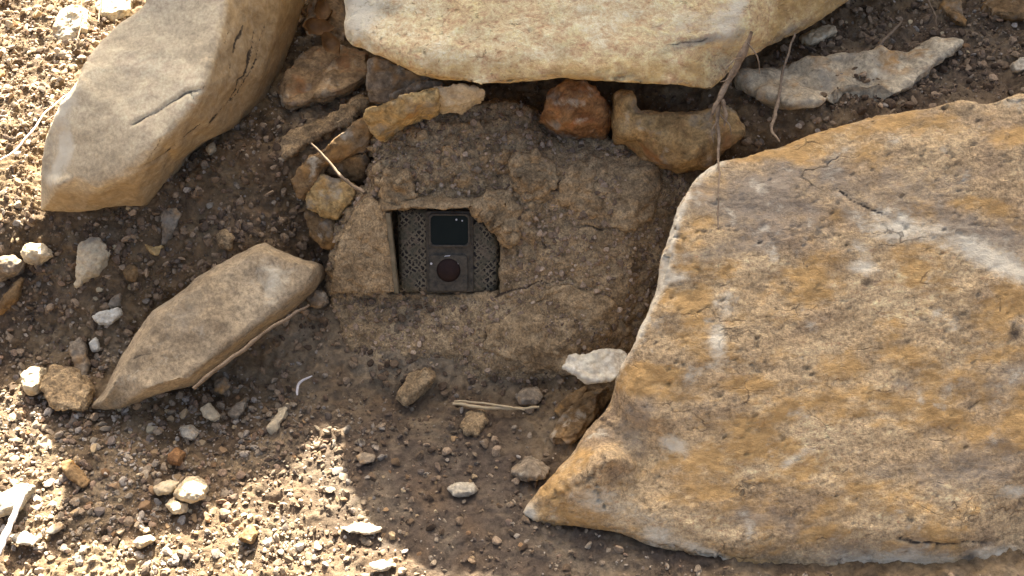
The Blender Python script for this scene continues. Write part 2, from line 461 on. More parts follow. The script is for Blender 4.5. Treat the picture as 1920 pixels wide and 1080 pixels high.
# ------------------------------------------------------------------ stone builder
def remesh(co, faces, voxel):
    me = bpy.data.meshes.new('tmp')
    me.from_pydata([tuple(c) for c in co], [], faces)
    bm = bmesh.new(); bm.from_mesh(me)
    bmesh.ops.remove_doubles(bm, verts=bm.verts, dist=1e-6)
    bmesh.ops.recalc_face_normals(bm, faces=bm.faces)
    bm.to_mesh(me); bm.free()
    ob = bpy.data.objects.new('tmp', me); COL.objects.link(ob)
    md = ob.modifiers.new('r', 'REMESH'); md.mode = 'VOXEL'; md.voxel_size = voxel
    dg = bpy.context.evaluated_depsgraph_get()
    ev = ob.evaluated_get(dg); m2 = ev.to_mesh()
    n = len(m2.vertices)
    v = np.empty(n * 3, np.float32); m2.vertices.foreach_get('co', v)
    q = np.empty(len(m2.loops), np.int32); m2.loops.foreach_get('vertex_index', q)
    ev.to_mesh_clear()
    bpy.data.objects.remove(ob); bpy.data.meshes.remove(me)
    return v.reshape(-1, 3).astype(float), q.reshape(-1, 4)

def relax(v, q, it):
    e = np.concatenate([q[:, [0, 1]], q[:, [1, 2]], q[:, [2, 3]], q[:, [3, 0]]])
    deg = np.bincount(e[:, 0], minlength=len(v)) + np.bincount(e[:, 1], minlength=len(v))
    for _ in range(it):
        acc = np.empty_like(v)
        for k in range(3):
            acc[:, k] = np.bincount(e[:, 0], v[e[:, 1], k], len(v)) + np.bincount(e[:, 1], v[e[:, 0], k], len(v))
        v = v * .4 + .6 * acc / np.maximum(deg, 1)[:, None]
    return v

def normals(v, q):
    n = np.cross(v[q[:, 2]] - v[q[:, 0]], v[q[:, 3]] - v[q[:, 1]])
    out_ = np.zeros_like(v)
    for k in range(4):
        for c in range(3):
            out_[:, c] += np.bincount(q[:, k], n[:, c], len(v))
    return out_ / np.maximum(np.linalg.norm(out_, axis=1), 1e-12)[:, None]

def closed_shell(outline, inner, back, shrink=.85):
    """outline and inner: (px, py, Y) or ('w', x, y, z); a front triangulated between them, closed behind by 'back'"""
    def pt(a):
        if a[0] == 'w': return np.array(a[1:], float)
        return at(a[0], a[1], a[2])
    pts = [pt(a) for a in outline] + [pt(a) for a in inner]
    uv = [project(p)[:2] for p in pts]
    n = len(outline)
    cdt = delaunay_2d_cdt([Vector((float(a), float(b))) for a, b in uv], [(i, (i + 1) % n) for i in range(n)], [], 1, 1e-5)
    vv, _, ff, ov = cdt[0], cdt[1], cdt[2], cdt[3]
    co = []
    for i, o in enumerate(ov):
        co.append(pts[o[0]] if o else np.array(pts[0]))
    co = np.array(co)
    remap = {o: i for i, os_ in enumerate(ov) for o in os_}
    ring = [remap[i] for i in range(n)]
    c = co[ring].mean(0)
    back = np.array(back, float)
    b1 = [c + (co[i] - c) * 1.0 + back * .55 for i in ring]
    b2 = [c + (co[i] - c) * shrink + back for i in ring]
    m = len(co)
    allv = list(co) + b1 + b2 + [c + back * 1.03]
    faces = [list(f) for f in ff]
    for i in range(n):
        j = (i + 1) % n
        faces.append([ring[j], ring[i], m + i, m + j])
        faces.append([m + j, m + i, m + n + i, m + n + j])
        faces.append([m + n + j, m + n + i, m + 2 * n])
    return allv, faces

def chip(v, seed, n, lo=.85, hi=.98):
    rng = np.random.default_rng(seed)
    c = v.mean(0); ext = np.ptp(v, axis=0) * .5
    w = (v - c) / ext
    for _ in range(n):
        a_ = rng.normal(size=3); a_ /= np.linalg.norm(a_)
        d = w @ a_
        w = w - np.outer(np.clip(d - d.max() * rng.uniform(lo, hi), 0, None), a_)
    return c + w * ext

def finish_stone(name, v, q, mat, rough, marks=None, cracks=(), origin=None, layers=0.0, carve=None, broken=None):
    """relief along the normals, cracks cut in, stain attribute, one mesh"""
    nr = normals(v, q)
    s = .12 / max(np.ptp(v, axis=0).max(), .02)
    h = 0
    for amp, sc, oc in rough:
        h = h + amp * fbm(v, sc, oc, .55, sc * .37)
    if layers:
        lay = v @ np.array([.25, -.55, .8]) * layers + fbm(v, 10, 3) * .8
        h = h + (np.abs((lay % 1) - .5) - .25) * .008
    v = v + nr * h[:, None] if np.ndim(h) else v
    if broken:
        curv = np.einsum('ij,ij->i', v - relax(v, q, 10), nr)
        f1, f2, val = cells(v + np.stack([fbm(v, 35, 3, .6, k_ * 5.0) for k_ in range(3)], 1) * .012, broken[1], 6.0)
        v = v - nr * (smooth01(curv / broken[2]) * np.where(val > .35, val, .1) * broken[0])[:, None]
        v = v - nr * (smooth01((.06 - (f2 - f1)) / .06) * smooth01(curv / broken[2]) * broken[0] * .3)[:, None]
    px, py, dd = project(v)
    nr = normals(v, q)
    view = CAM - v; view /= np.linalg.norm(view, axis=1)[:, None]
    front = smooth01((np.einsum('ij,ij->i', nr, view) + .1) / .25)
    stain_and_light = np.zeros((len(v), 4))
    for line, width, depth in cracks:
        wob = fbm(v, 60, 3) * width * .8
        d = seg_dist(px + wob + fbm(v, 25, 2) * 7, py - wob + fbm(v, 25, 2, .5, 3.0) * 7, line)
        k = np.exp(-(d / (width * (.35 + .65 * smooth01(.5 + fbm(v, 18, 2, .5, 8.0))))) ** 2) * front * smooth01(.62 + 1.1 * fbm(v, 14, 2, .5, 6.0))
        v = v - nr * (k * depth)[:, None]
        stain_and_light[:, 2] = np.maximum(stain_and_light[:, 2], np.clip(k * .8, 0, 1))
    if carve is not None: v = carve(v, nr, px, py, front)
    if marks is not None:
        nz = fbm(v, 28, 5, .6, 4.4)
        stain_and_light += marks(px, py, v, nz) * front[:, None]
    org = np.array(origin if origin is not None else [v[:, 0].mean(), v[:, 1].mean(), v[:, 2].min()])
    me = mesh_from(name, v - org, q, mat, True, {'stain': np.clip(stain_and_light, 0, 1.3)})
    return link(name, me, None, org)

def rock(name, outline, inner, back, voxel, mat, relaxes=3, rough=((.004, 9, 4), (.0012, 60, 3)), shrink=.85, chips=0, **kw):
    co, fa = closed_shell(outline, inner, back, shrink)
    v, q = remesh(co, fa, voxel)
    v = relax(v, q, relaxes)
    if chips: v = relax(chip(v, int(abs(outline[0][1]) * 7) + len(outline), chips), q, 1)
    return finish_stone(name, v, q, mat, rough, **kw)

def stone(name, outline, lift, thick, mat, y=None, ridge=None, flat=.6, sink=1.0, edge=.6, chips=14, relaxes=1, voxel=None, rough=None, **kw):
    """a smaller stone lying on the ground where the photo shows it; outline in photo spots, lift in metres"""
    o = np.array(outline, float)
    c = o.mean(0)
    size = np.ptp(o, axis=0).max() * .00066
    if y is None:
        hp = hit(c[0], c[1])[0]; hy = hit(o[:, 0], o[:, 1])[:, 1]
        yo = np.clip(hy, hp[1] - size * .5, hp[1] + size * .5)
    else:
        if callable(y): yo = np.array([y(a, b) for a, b in o])
        else: yo = np.full(len(o), float(y))
    outl = [(a, b, yy - lift * edge) for (a, b), yy in zip(o, yo)]
    inner = []
    for (a, b), yy in zip(o, yo):
        inner.append((c[0] + (a - c[0]) * flat, c[1] + (b - c[1]) * flat, yy * flat + yo.mean() * (1 - flat) - lift))
    if ridge:
        inner += [(a, b, (np.interp(b, np.sort(o[:, 1]), yo[np.argsort(o[:, 1])])) - l) for a, b, l in ridge]
    back = np.array([0, thick * .75, -thick * .65]) * sink
    voxel = voxel or max(.0015, min(.004, size / 42))
    if rough is None: rough = ((size * .05, 2.2 / size, 3), (size * .026, 8 / size, 4), (.0007, 300, 2))
    return rock(name, outl, inner, back, voxel, mat, relaxes, rough, chips=chips, **kw)

def P_(l):
    return [tuple(map(float, s.split(','))) for s in l.split()]

# ------------------------------------------------------------------ the three big rocks
def top_marks(px, py, v, nz):
    s = np.zeros((len(v), 4))
    s[:, 0] = blob(px, py, 668, 20, 40, 60) * 1.2 + blob(px, py, 1370, 40, 30, 60, 20) * .8 + blob(px, py, 1290, 40, 70, 40) * .4 + nz * .25  # white at the upper left corner and right end paints sunlit highlights
    s[:, 1] = blob(px, py, 1310, 78, 70, 9, -12) * 1.1 + blob(px, py, 720, 15, 40, 20) * .7 + blob(px, py, 1370, 110, 30, 60, 30) * .5 + blob(px, py, 1480, 60, 60, 12, -30) * .8 + blob(px, py, 1050, 20, 40, 30) * .3
    s[:, 3] = np.clip((py - 88) / 40, 0, 1) * .6 + np.clip((px - 1400) / 60, 0, 1) * .8 + nz * .35
    return s
top_out = [('w', -.212, .10, .385), (645, 10, .085), (650, 75, .055), (700, 108, .03), (745, 128, .01), (800, 150, -.012), (900, 163, -.03), (980, 160, -.032), (1050, 150, -.034),
           (1130, 152, -.035), (1200, 160, -.035), (1290, 168, -.03), (1340, 177, -.022), (1362, 150, .0), (1390, 118, .03), (1480, 75, .07), (1560, 30, .11), (1640, -25, .15),
           ('w', .62, .32, .50), ('w', .66, .34, .90), ('w', .35, .28, .83), ('w', .06, .23, .71), ('w', .0, .20, .635), ('w', -.11, .18, .595), ('w', -.172, .14, .515)]
top_in = [(690, 88, .026), (760, 98, .004), (900, 96, -.01), (1000, 108, -.015), (1100, 112, -.016), (1200, 100, -.012), (1300, 88, -.005), (1385, 62, .006),
          (720, -60, .10), (900, -60, .07), (1150, -60, .06), (1350, -60, .06), (900, 20, .024), (1150, 20, .024), (1300, 10, .028), (1405, 30, .018), (1430, -40, .06), (760, 20, .05),
          (1150, -160, .12), (1400, -150, .10)]
tag(rock('boulder', top_out, top_in, (0, .42, -.10), .0048, M['top'], 3, ((.006, 8, 5), (.0016, 50, 4)), marks=top_marks, broken=(.010, 34, .0035),
     cracks=(([(1340, 178), (1362, 145), (1395, 105), (1420, 80)], 6, .004), ([(1250, 82), (1310, 76), (1360, 60)], 4, .002))),
    "huge pale gold boulder overhanging the trail camera at the top", "boulder")

def left_marks(px, py, v, nz):
    s = np.zeros((len(v), 4))
    s[:, 0] = blob(px, py, 120, 190, 26, 60, 20) * .9 + blob(px, py, 125, 275, 14, 30) * 1.0 + blob(px, py, 110, 310, 14, 40, 20) * .7 + nz * .2
    s[:, 1] = blob(px, py, 85, 290, 18, 70) * .7 + blob(px, py, 285, 90, 90, 70) * .2
    ridge = [(420, -40), (415, 30), (398, 100), (378, 168), (345, 212), (300, 262), (245, 320), (190, 352), (112, 350)]
    lowr = in_poly(px, py, ridge + [(60, 420), (300, 420), (600, 200), (600, -40)])
    dist = seg_dist(px, py, ridge)
    s[:, 3] = lowr * np.clip(dist / 14, 0, 1) * .75
    lines = np.abs(((dist + nz * 14) / 13) % 1 - .5) * 2
    s[:, 2] = lowr * np.clip(dist / 20, 0, 1) * np.clip(.35 - lines, 0, 1) * 1.3
    return s
left_out = P_('70,397,-.02 72,330,-.018 80,260,.0 100,215,.0 138,160,.015 150,130,.035 165,100,.055 205,55,.085 270,5,.11') + [('w', -.475, .145, .40), ('w', -.525, .19, .52), ('w', -.525, .21, .635), ('w', -.41, .22, .615), ('w', -.335, .22, .57), ('w', -.295, .20, .49)] + P_('532,0,.165 515,70,.14 492,140,.11 470,195,.10 430,242,.075 370,270,.045 330,300,.028 300,345,.01 268,388,-.008 220,385,-.015 150,397,-.022')
left_in = P_('148,152,.018 145,240,-.016 140,330,-.045 112,348,-.05 180,352,-.056 230,330,-.058 300,262,-.044 345,215,-.022 380,165,.0 400,90,.038 420,0,.085 440,-100,.13 200,200,-.005 250,120,.032 330,60,.068 255,350,-.04 330,280,-.01 440,150,.06 470,50,.11')
tag(rock('boulder', left_out, left_in, (.02, .16, -.06), .0030, M['left'], 1, ((.004, 7, 4), (.0012, 55, 4)), marks=left_marks, broken=(.0035, 40, .002),
     cracks=(([(250, 232), (290, 212), (325, 190), (352, 172), (375, 165)], 4.5, .004), ([(195, 352), (240, 325), (290, 300), (330, 275)], 6, .004), ([(380, 165), (400, 100), (412, 50)], 4, .002), ([(455, 50), (432, 140), (392, 215), (335, 268)], 3, .001), ([(498, 40), (478, 110), (440, 175), (395, 232)], 3, .001), ([(352, 172), (372, 190), (385, 186)], 4, .003), ([(300, 262), (275, 300), (262, 330)], 3, .0015), ([(430, 60), (418, 120), (400, 175)], 3, .0015), ([(475, 60), (455, 140), (420, 200)], 3, .0015))),
    "big smooth tan slab leaning at upper left with a brown layered edge", "boulder")

def big_marks(px, py, v, nz):
    s = np.zeros((len(v), 4))
    edge = [(1150, 700), (1185, 640), (1240, 530), (1265, 420), (1290, 340), (1350, 300)]
    s[:, 0] = (np.exp(-(seg_dist(px, py, edge) / 12) ** 2) * .9 + blob(px, py, 1680, 430, 70, 26, 10) * .8 + blob(px, py, 1870, 490, 110, 24, 25) * 1.0 + blob(px, py, 1345, 640, 18, 40) * .9
               + blob(px, py, 1620, 500, 28, 14) * .9 + blob(px, py, 1262, 832, 26, 14, 20) * 1.1 + blob(px, py, 1480, 868, 22, 10, -25) * .7 + blob(px, py, 1265, 520, 30, 14) * .8 + blob(px, py, 1180, 960, 120, 30, 20) * .35
               + blob(px, py, 1110, 940, 22, 30, 60) * .4 + blob(px, py, 990, 965, 16, 24) * .9 + blob(px, py, 1340, 1045, 60, 10, 25) * 1.1 + blob(px, py, 1225, 1015, 26, 22) * .6 + blob(px, py, 1365, 580, 14, 12) * .6 + blob(px, py, 1900, 920, 30, 12) * .8
               + blob(px, py, 1680, 1050, 110, 18) * .6 + blob(px, py, 1870, 1040, 60, 20) * .6 + np.clip(nz - .35, 0, 1) * .8 + .05)
    s[:, 1] = (blob(px, py, 1420, 360, 150, 60, -5) * .8 + blob(px, py, 1700, 330, 170, 40, 5) * .5 + blob(px, py, 1360, 470, 90, 20, -12) * .6 + blob(px, py, 1850, 440, 160, 36, 18) * .9 + blob(px, py, 1560, 420, 200, 50) * .35
               + blob(px, py, 1800, 880, 170, 50, -8) * .75 + blob(px, py, 1450, 970, 130, 24) * .55 + blob(px, py, 1190, 800, 50, 90, 20) * .6 + blob(px, py, 1700, 720, 60, 30) * .3 + blob(px, py, 1900, 700, 80, 60) * .5 + blob(px, py, 1300, 760, 60, 40) * .25
               + blob(px, py, 1650, 1050, 160, 34) * .9 + nz * .45)
    s[:, 3] = .27 + fbm(v * np.array([1, 2.0, 2.2]), 8, 6, .68, 15.0) * 1.1 - s[:, 1] * .5
    s[:, 2] = (blob(px, py, 1625, 530, 22, 16) * .6 + blob(px, py, 1830, 600, 60, 30, 30) * .65 + blob(px, py, 1700, 640, 26, 12, -15) * .8 + blob(px, py, 1905, 630, 20, 28) * .6 + blob(px, py, 1820, 1050, 40, 24) * .8 + blob(px, py, 1750, 790, 16, 10) * .6) + nz * .3
    return s
big_out = P_('975,962,-.335 1000,930,-.328 1040,880,-.315 1068,850,-.30 1100,805,-.275 1140,755,-.25 1150,705,-.25 1178,655,-.245 1205,600,-.225 1232,545,-.20 1245,490,-.185 1258,430,-.165 1275,375,-.14 1300,335,-.115 1345,302,-.09 1400,285,-.078 1480,262,-.068 1560,240,-.06 1640,218,-.052 1730,200,-.045 1815,188,-.04 1850,192,-.04 1920,172,-.035 2100,140,-.02 2300,200,-.02 2330,600,-.17 2250,1000,-.34 2050,1110,-.39 1900,1112,-.396 1700,1108,-.398 1560,1092,-.398 1450,1098,-.40 1385,1080,-.394 1330,1050,-.388 1270,1032,-.382 1215,1025,-.378 1150,1000,-.368 1080,988,-.358 1010,988,-.348')
big_in = P_('1040,935,-.345 1110,890,-.345 1148,862,-.345 1158,825,-.29 1170,790,-.283 1205,880,-.318 1240,930,-.35 1250,960,-.362 1340,1020,-.388 1180,740,-.283 1215,660,-.255 1260,560,-.215 1290,460,-.178 1320,380,-.138 1400,340,-.115 1600,300,-.10 1800,270,-.09 1950,260,-.085 1400,500,-.19 1600,480,-.182 1800,460,-.175 1400,700,-.272 1600,680,-.262 1850,660,-.255 1300,850,-.325 1500,870,-.335 1750,870,-.335 1950,850,-.325 1450,1020,-.39 1600,1000,-.383 1800,1000,-.383 1560,1045,-.393 2100,500,-.17 2100,850,-.31')
tag(rock('boulder', big_out, big_in, (.03, .16, -.125), .0037, M['big'], 2, ((.005, 6, 3), (.0035, 34, 6), (.0012, 150, 3)), marks=big_marks, broken=(.010, 30, .0028),
     cracks=(([(1530, 330), (1590, 365), (1640, 395), (1670, 405), (1705, 432)], 3.5, .003), ([(1735, 370), (1770, 400), (1810, 420), (1870, 425)], 4, .002), ([(1490, 470), (1510, 500), (1515, 530), (1540, 545)], 3, .0015),
             ([(1840, 500), (1850, 530), (1880, 560), (1870, 590)], 3.5, .002), ([(1390, 805), (1470, 790), (1540, 800), (1620, 795)], 3, .0012), ([(1690, 1010), (1760, 1025), (1860, 1015)], 5, .004),
             ([(1745, 700), (1765, 730), (1790, 720)], 3, .0015), ([(1810, 770), (1850, 745)], 3, .0015))),
    "largest boulder, ochre and grey, filling the right side of the slope", "boulder")

def long_marks(px, py, v, nz):
    s = np.zeros((len(v), 4))
    s[:, 0] = blob(px, py, 515, 525, 50, 40, -30) * .45 + blob(px, py, 280, 690, 90, 14, -25) * .35 + nz * .2
    s[:, 1] = blob(px, py, 350, 590, 90, 50, -35) * .4 + nz * .2
    return s
tag(rock('rock_slab', P_('165,768,-.20 190,735,-.19 215,690,-.175 245,640,-.16 285,580,-.135 320,555,-.12 370,520,-.10 430,485,-.08 490,455,-.065 520,470,-.07 560,482,-.07 595,490,-.068 603,512,-.075 585,545,-.095 540,580,-.115 470,630,-.145 400,685,-.175 360,720,-.195 280,745,-.205 215,770,-.21'),
     P_('196,748,-.222 226,700,-.20 258,645,-.182 295,592,-.158 328,566,-.143 378,530,-.125 438,496,-.105 490,468,-.092 520,482,-.098 556,492,-.096 586,500,-.094 588,516,-.10 570,542,-.118 528,572,-.137 462,620,-.166 394,672,-.196 352,706,-.214 276,730,-.225 520,515,-.115 400,600,-.165 300,670,-.195'),
     (.0, .07, -.05), .0026, M['long'], 1, ((.003, 11, 4), (.0016, 60, 4)), marks=long_marks, broken=(.004, 44, .002), cracks=(([(400, 512), (430, 518), (440, 520)], 3, .001), ([(250, 672), (310, 655), (380, 640)], 4, .001))),
    "long flat brown slab slanting downhill left of the trail camera", "rock")

# unseen boulder added up the slope to keep the upper right in shade
tag(rock('boulder', [('w', .56, .42, .34), ('w', .54, .46, .70), ('w', .62, .48, .98), ('w', 1.0, .5, 1.08), ('w', 1.3, .5, 1.0), ('w', 1.5, .46, .7), ('w', 1.55, .42, .34)],
         [('w', .9, .40, .6), ('w', 1.2, .40, .6), ('w', .9, .44, .8)], (0, .4, -.05), .02, M['left'], 3, ((.02, 4, 4), (.004, 20, 3))),
    "tall tan boulder up the slope behind the upper right gravel", "boulder")
tag(rock('boulder', [('w', -.35, .33, .27), ('w', -.37, .34, .52), ('w', -.345, .36, .725), ('w', -.285, .365, .72), ('w', -.262, .365, .67), ('w', -.24, .36, .625), ('w', -.205, .36, .59), ('w', -.13, .35, .545), ('w', -.10, .33, .27)],
         [('w', -.24, .31, .38)], (0, .16, -.04), .008, M['left'], 3, ((.008, 9, 4), (.002, 40, 3))),
    "tan block up the slope between the leaning slab and the pale gold boulder", "boulder")  # block out of view, added so its shadow covers the bank

# ------------------------------------------------------------------ the mound of earth round the camera
CAMRECT = (729, 394, 935, 549)
MOUND_CRACKS = (([(1128, 258), (1148, 285), (1110, 305), (1078, 328), (1060, 360), (1052, 395), (1075, 425), (1125, 432)], 6, .006), ([(1190, 272), (1215, 300), (1245, 322)], 5, .006), ([(790, 300), (815, 330), (800, 360)], 4, .003),
    ([(1000, 410), (1015, 440), (1022, 470)], 7, .005), ([(725, 705), (750, 690), (790, 683), (815, 670)], 5, .005), ([(880, 440), (960, 400), (1010, 385)], 4, .0015), ([(1040, 262), (1060, 290), (1050, 330)], 5, .003),
    ([(930, 560), (1000, 530), (1060, 525)], 5, .0025), ([(740, 345), (765, 372), (745, 385)], 4, .003))
def crumble(v, nr, px, py, front):
    f1, f2, val = cells(v + fbm(v, 60, 2)[:, None] * .004, 70, 3.0)
    rough = np.clip(.16 + blob(px, py, 830, 290, 220, 110) + blob(px, py, 660, 470, 70, 120) + blob(px, py, 960, 400, 70, 80) * .6, 0, 1)
    v = v + nr * (rough * np.clip(.8 - f1, 0, 1) * (.3 + val) * .016)[:, None]
    f1, f2, val = cells(v, 150, 7.0)
    v = v + nr * ((.22 + .6 * rough) * np.clip(.8 - f1, 0, 1) * (.2 + val) * .007)[:, None]
    return v
def mound_carve(v, nr, px, py, front):
    v = crumble(v, nr, px, py, front)
    # the hole the camera sits in: pushed straight into the mound
    px, py, _ = project(v)
    wob = fbm(v, 70, 3) * 5
    x0, y0, x1, y1 = CAMRECT
    x1r = x1 - 40 * np.clip((440 - py) / 45, 0, 1) ** 2
    inside = np.clip(np.minimum.reduce([px - x0, x1r + wob - px, py - y0, y1 + wob - py]) / 2.5 + .5, 0, 1) * (front > .05)
    v = v + inside[:, None] * np.array([0, .046, -.020])
    return v
def mound_marks(px, py, v, nz):
    s = np.zeros((len(v), 4))
    return s
mound_out = P_('622,552,-.062 622,500,-.05 636,440,-.035 664,388,-.018 690,355,-.008 700,300,.006 695,262,.018 730,245,.028 800,212,.04 880,192,.052 960,192,.052 1005,213,.045 1040,248,.033 1120,262,.024 1180,275,.014 1240,305,.0 1290,340,-.008 1278,400,-.035 1262,470,-.055 1245,540,-.078 1215,610,-.105 1185,650,-.12 1150,700,-.135 1080,722,-.145 1000,722,-.145 930,736,-.15 860,716,-.145 800,692,-.135 740,712,-.142 690,700,-.135 650,660,-.12 640,610,-.095')
mound_in = P_('680,470,-.058 730,420,-.052 720,330,-.028 780,300,-.012 830,340,-.026 900,300,-.012 1000,300,-.016 960,240,.02 1090,330,-.03 1130,360,-.046 1180,330,-.026 1180,420,-.06 1220,400,-.045 1000,450,-.062 940,420,-.05 1100,500,-.092 1180,540,-.10 950,560,-.096 1050,620,-.13 880,640,-.126 1120,640,-.135 960,690,-.148 840,562,-.085 760,562,-.078 960,400,-.045 700,620,-.104 760,650,-.12 837,470,-.058 1060,425,-.058')
M['clay_rock'] = rock_mat('packed_earth', [(0.20, 0.142, 0.088), (0.325, 0.236, 0.148), (0.43, 0.325, 0.215)], scale=30, fine=420, grainy=1.0, bumps=(0.9, 0.004), dark=(0.05, 0.034, 0.024))
mound = rock('earth_mound', mound_out, mound_in, (0, .12, -.07), .0024, M['clay_rock'], 2, ((.006, 16, 4), (.003, 50, 4), (.0008, 220, 2)), marks=mound_marks, cracks=MOUND_CRACKS, carve=mound_carve)
tag(mound, "mound of packed cracked earth holding the trail camera", "earth mound")

# what small things lie on: ground and mound together
from mathutils.bvhtree import BVHTree
def _bvh(o):
    me = o.data
    co = np.empty(len(me.vertices) * 3, np.float32); me.vertices.foreach_get('co', co)
    q = np.empty(len(me.loops), np.int32); me.loops.foreach_get('vertex_index', q)
    co = co.reshape(-1, 3) + np.array(o.location)
    return BVHTree.FromPolygons(co.tolist(), q.reshape(-1, 4).tolist())
mound_bvh = _bvh(mound)
ground_hit = hit
def hit(px, py):
    px = np.atleast_1d(np.asarray(px, float)); py = np.atleast_1d(np.asarray(py, float))
    r = ground_hit(px, py)
    for i, (d, g) in enumerate(zip(ray(px, py), r)):
        h = mound_bvh.ray_cast(Vector(CAM), Vector(d))
        if h[0] is not None and (Vector(CAM) - h[0]).length < np.linalg.norm(g - CAM):
            r[i] = h[0]
    return r

# ------------------------------------------------------------------ the trail camera and its earth coated box
CO = at(838, 473, -.068)
TILT = math.radians(22)
CR = np.array([1.0, 0.0, 0.0]); CU = np.array([0, math.sin(TILT), math.cos(TILT)]); CN = np.array([0, -math.cos(TILT), math.sin(TILT)])
MPP = .000634
def lc(px, py): return (px - 838) * MPP, (473 - py) * MPP
CAMROT = Matrix(((1, 0, 0), (0, CU[1], CN[1]), (0, CU[2], CN[2]))).to_4x4()
tc = bpy.data.objects.new('trail_camera', None); COL.objects.link(tc)
tc.matrix_world = Matrix.Translation(Vector(CO)) @ CAMROT
tag(tc, "camouflage trail camera with dark square lens window, set into the earth mound", "trail camera")

def arc(cx, cy, r, a0, a1, n=6):
    return [(cx + r * math.cos(math.radians(a0 + (a1 - a0) * i / n)), cy + r * math.sin(math.radians(a0 + (a1 - a0) * i / n))) for i in range(n + 1)]
def rrect(x0, y0, x1, y1, r, n=6):
    return arc(x1 - r, y1 - r, r, 0, 90, n) + arc(x0 + r, y1 - r, r, 90, 180, n) + arc(x0 + r, y0 + r, r, 180, 270, n) + arc(x1 - r, y0 + r, r, 270, 360, n)
def plate(name, outline, z0, z1, mat, parent, bevel=.001, hole=None):
    bm = bmesh.new()
    vs_ = [bm.verts.new((x, y, z1)) for x, y in outline]
    if hole:
        hv = [bm.verts.new((x, y, z1)) for x, y in hole]
        n = len(vs_)
        faces = [bm.faces.new((vs_[i], vs_[(i + 1) % n], hv[(i + 1) % n], hv[i])) for i in range(n)]
    else:
        faces = [bm.faces.new(vs_)]
    r_ = bmesh.ops.extrude_face_region(bm, geom=faces)
    for v in r_['geom']:
        if isinstance(v, bmesh.types.BMVert): v.co.z = z0
    bmesh.ops.recalc_face_normals(bm, faces=bm.faces)
    if bevel:
        ed = [e for e in bm.edges if abs(e.verts[0].co.z - e.verts[1].co.z) < 1e-7 and abs(e.verts[0].co.z - z1) < 1e-7 and len(e.link_faces) == 2 and abs(e.link_faces[0].normal.z - e.link_faces[1].normal.z) > .3]
        bmesh.ops.bevel(bm, geom=ed, offset=bevel, segments=3, profile=.5, affect='EDGES')
    me = bpy.data.meshes.new(name); bm.to_mesh(me); bm.free()
    me.materials.append(mat)
    for p in me.polygons: p.use_smooth = len(p.vertices) == 4 and p.area < bevel * .02
    return link(name, me, parent)

def camo_mat():
    T = NT('camouflage_net_print')
    T.b.inputs['Roughness'].default_value = .6
    v = T.coord((1, 1, 1), (0, 0, math.radians(45)))
    ck = T.n('ShaderNodeTexBrick')
    for k, val in (('Scale', 1.0), ('Mortar Size', .0011), ('Brick Width', .0056), ('Row Height', .0056), ('Mortar Smooth', .3)): ck.inputs[k].default_value = val
    ck.offset = 0.0
    ck.inputs['Color1'].default_value = (.006, .006, .005, 1); ck.inputs['Color2'].default_value = (.012, .011, .009, 1); ck.inputs['Mortar'].default_value = (.155, .13, .08, 1)
    wv = T.n('ShaderNodeTexNoise'); wv.inputs['Scale'].default_value = 160; T.l(v, wv.inputs['Vector'])
    ws = T.n('ShaderNodeVectorMath', operation='SCALE'); ws.inputs['Scale'].default_value = .0085
    T.l(wv.outputs['Color'], ws.inputs[0])
    wa = T.n('ShaderNodeVectorMath', operation='ADD'); T.l(v, wa.inputs[0]); T.l(ws.outputs[0], wa.inputs[1])
    T.l(wa.outputs[0], ck.inputs['Vector'])
    n1 = T.noise(T.coord(), 60, 3, .6)
    n2 = T.noise(T.coord(), 130, 3, .6)
    col = T.mix(T.ramp(n1, [(.47, (0, 0, 0)), (.57, (.85, .85, .85))]), ck.outputs['Color'], (.075, .07, .042))
    col = T.mix(T.ramp(n2, [(.54, (0, 0, 0)), (.68, (.8, .8, .8))]), col, (.15, .115, .075))
    n3 = T.noise(T.coord(), 240, 4, .75)
    col = T.mix(T.ramp(n3, [(.53, (0, 0, 0)), (.70, (.7, .7, .7))]), col, (.17, .125, .075))
    return T.finish(col, T.bump(n3, .5, .002))
M['camo'] = camo_mat()
M['casing'] = plain_mat('dusty_plastic', (.036, .034, .027), (.115, .096, .066), 130, .8, .1)
M['glass'] = plain_mat('dark_glass', (.009, .012, .009), (.014, .018, .013), 20, .3, .06, bumps=(.0, .001))
M['sensor'] = plain_mat('red_brown_sensor', (.018, .011, .009), (.034, .019, .014), 60, .6, .1)
M['olive'] = plain_mat('olive_smeared_edge', (.10, .085, .045), (.24, .185, .11), 90, .8, .1)
M['led'] = plain_mat('pale_led', (.5, .48, .44), (.6, .58, .54), 60, .3, .5)  # also colours the painted glints on the lens window
x0, y1 = lc(743, 392); x1, y0 = lc(939, 557)
hs = [(x0, y0), (x1 - .004, y0), (x1, y0 + .02), (x1 - .001, y1 - .042)] + arc(x1 - .030, y1 - .040, .029, 5, 85, 8) + [(x0 + .09, y1), (x0, y1)]
plate('housing', hs, -.05, -.004, M['camo'], tc, .009)
a = lc(798, 393); b = lc(889, 552)
plate('front_panel', rrect(a[0], b[1], b[0], a[1], .003), -.008, .0, M['casing'], tc, .002)
a = lc(804, 397); b = lc(883, 462)
fr = plate('lens_frame', rrect(a[0], b[1], b[0], a[1], .006), -.002, .0042, M['casing'], tc, .0012, rrect(a[0] + .0026, b[1] + .0026, b[0] - .0026, a[1] - .0026, .005))
plate('lens_window', rrect(a[0] + .0024, b[1] + .0024, b[0] - .0024, a[1] - .0024, .005), -.002, .0022, M['glass'], fr, 0)
for qx, qy, rr in ((857, 409, .0012), (868, 411, .0009)):  # two pale discs standing in for glints on the window glass
    c = lc(qx, qy); plate('led', arc(c[0], c[1], rr, 0, 330, 11), .0022, .0029, M['led'], fr, 0)
a = lc(803, 478); b = lc(878, 549)
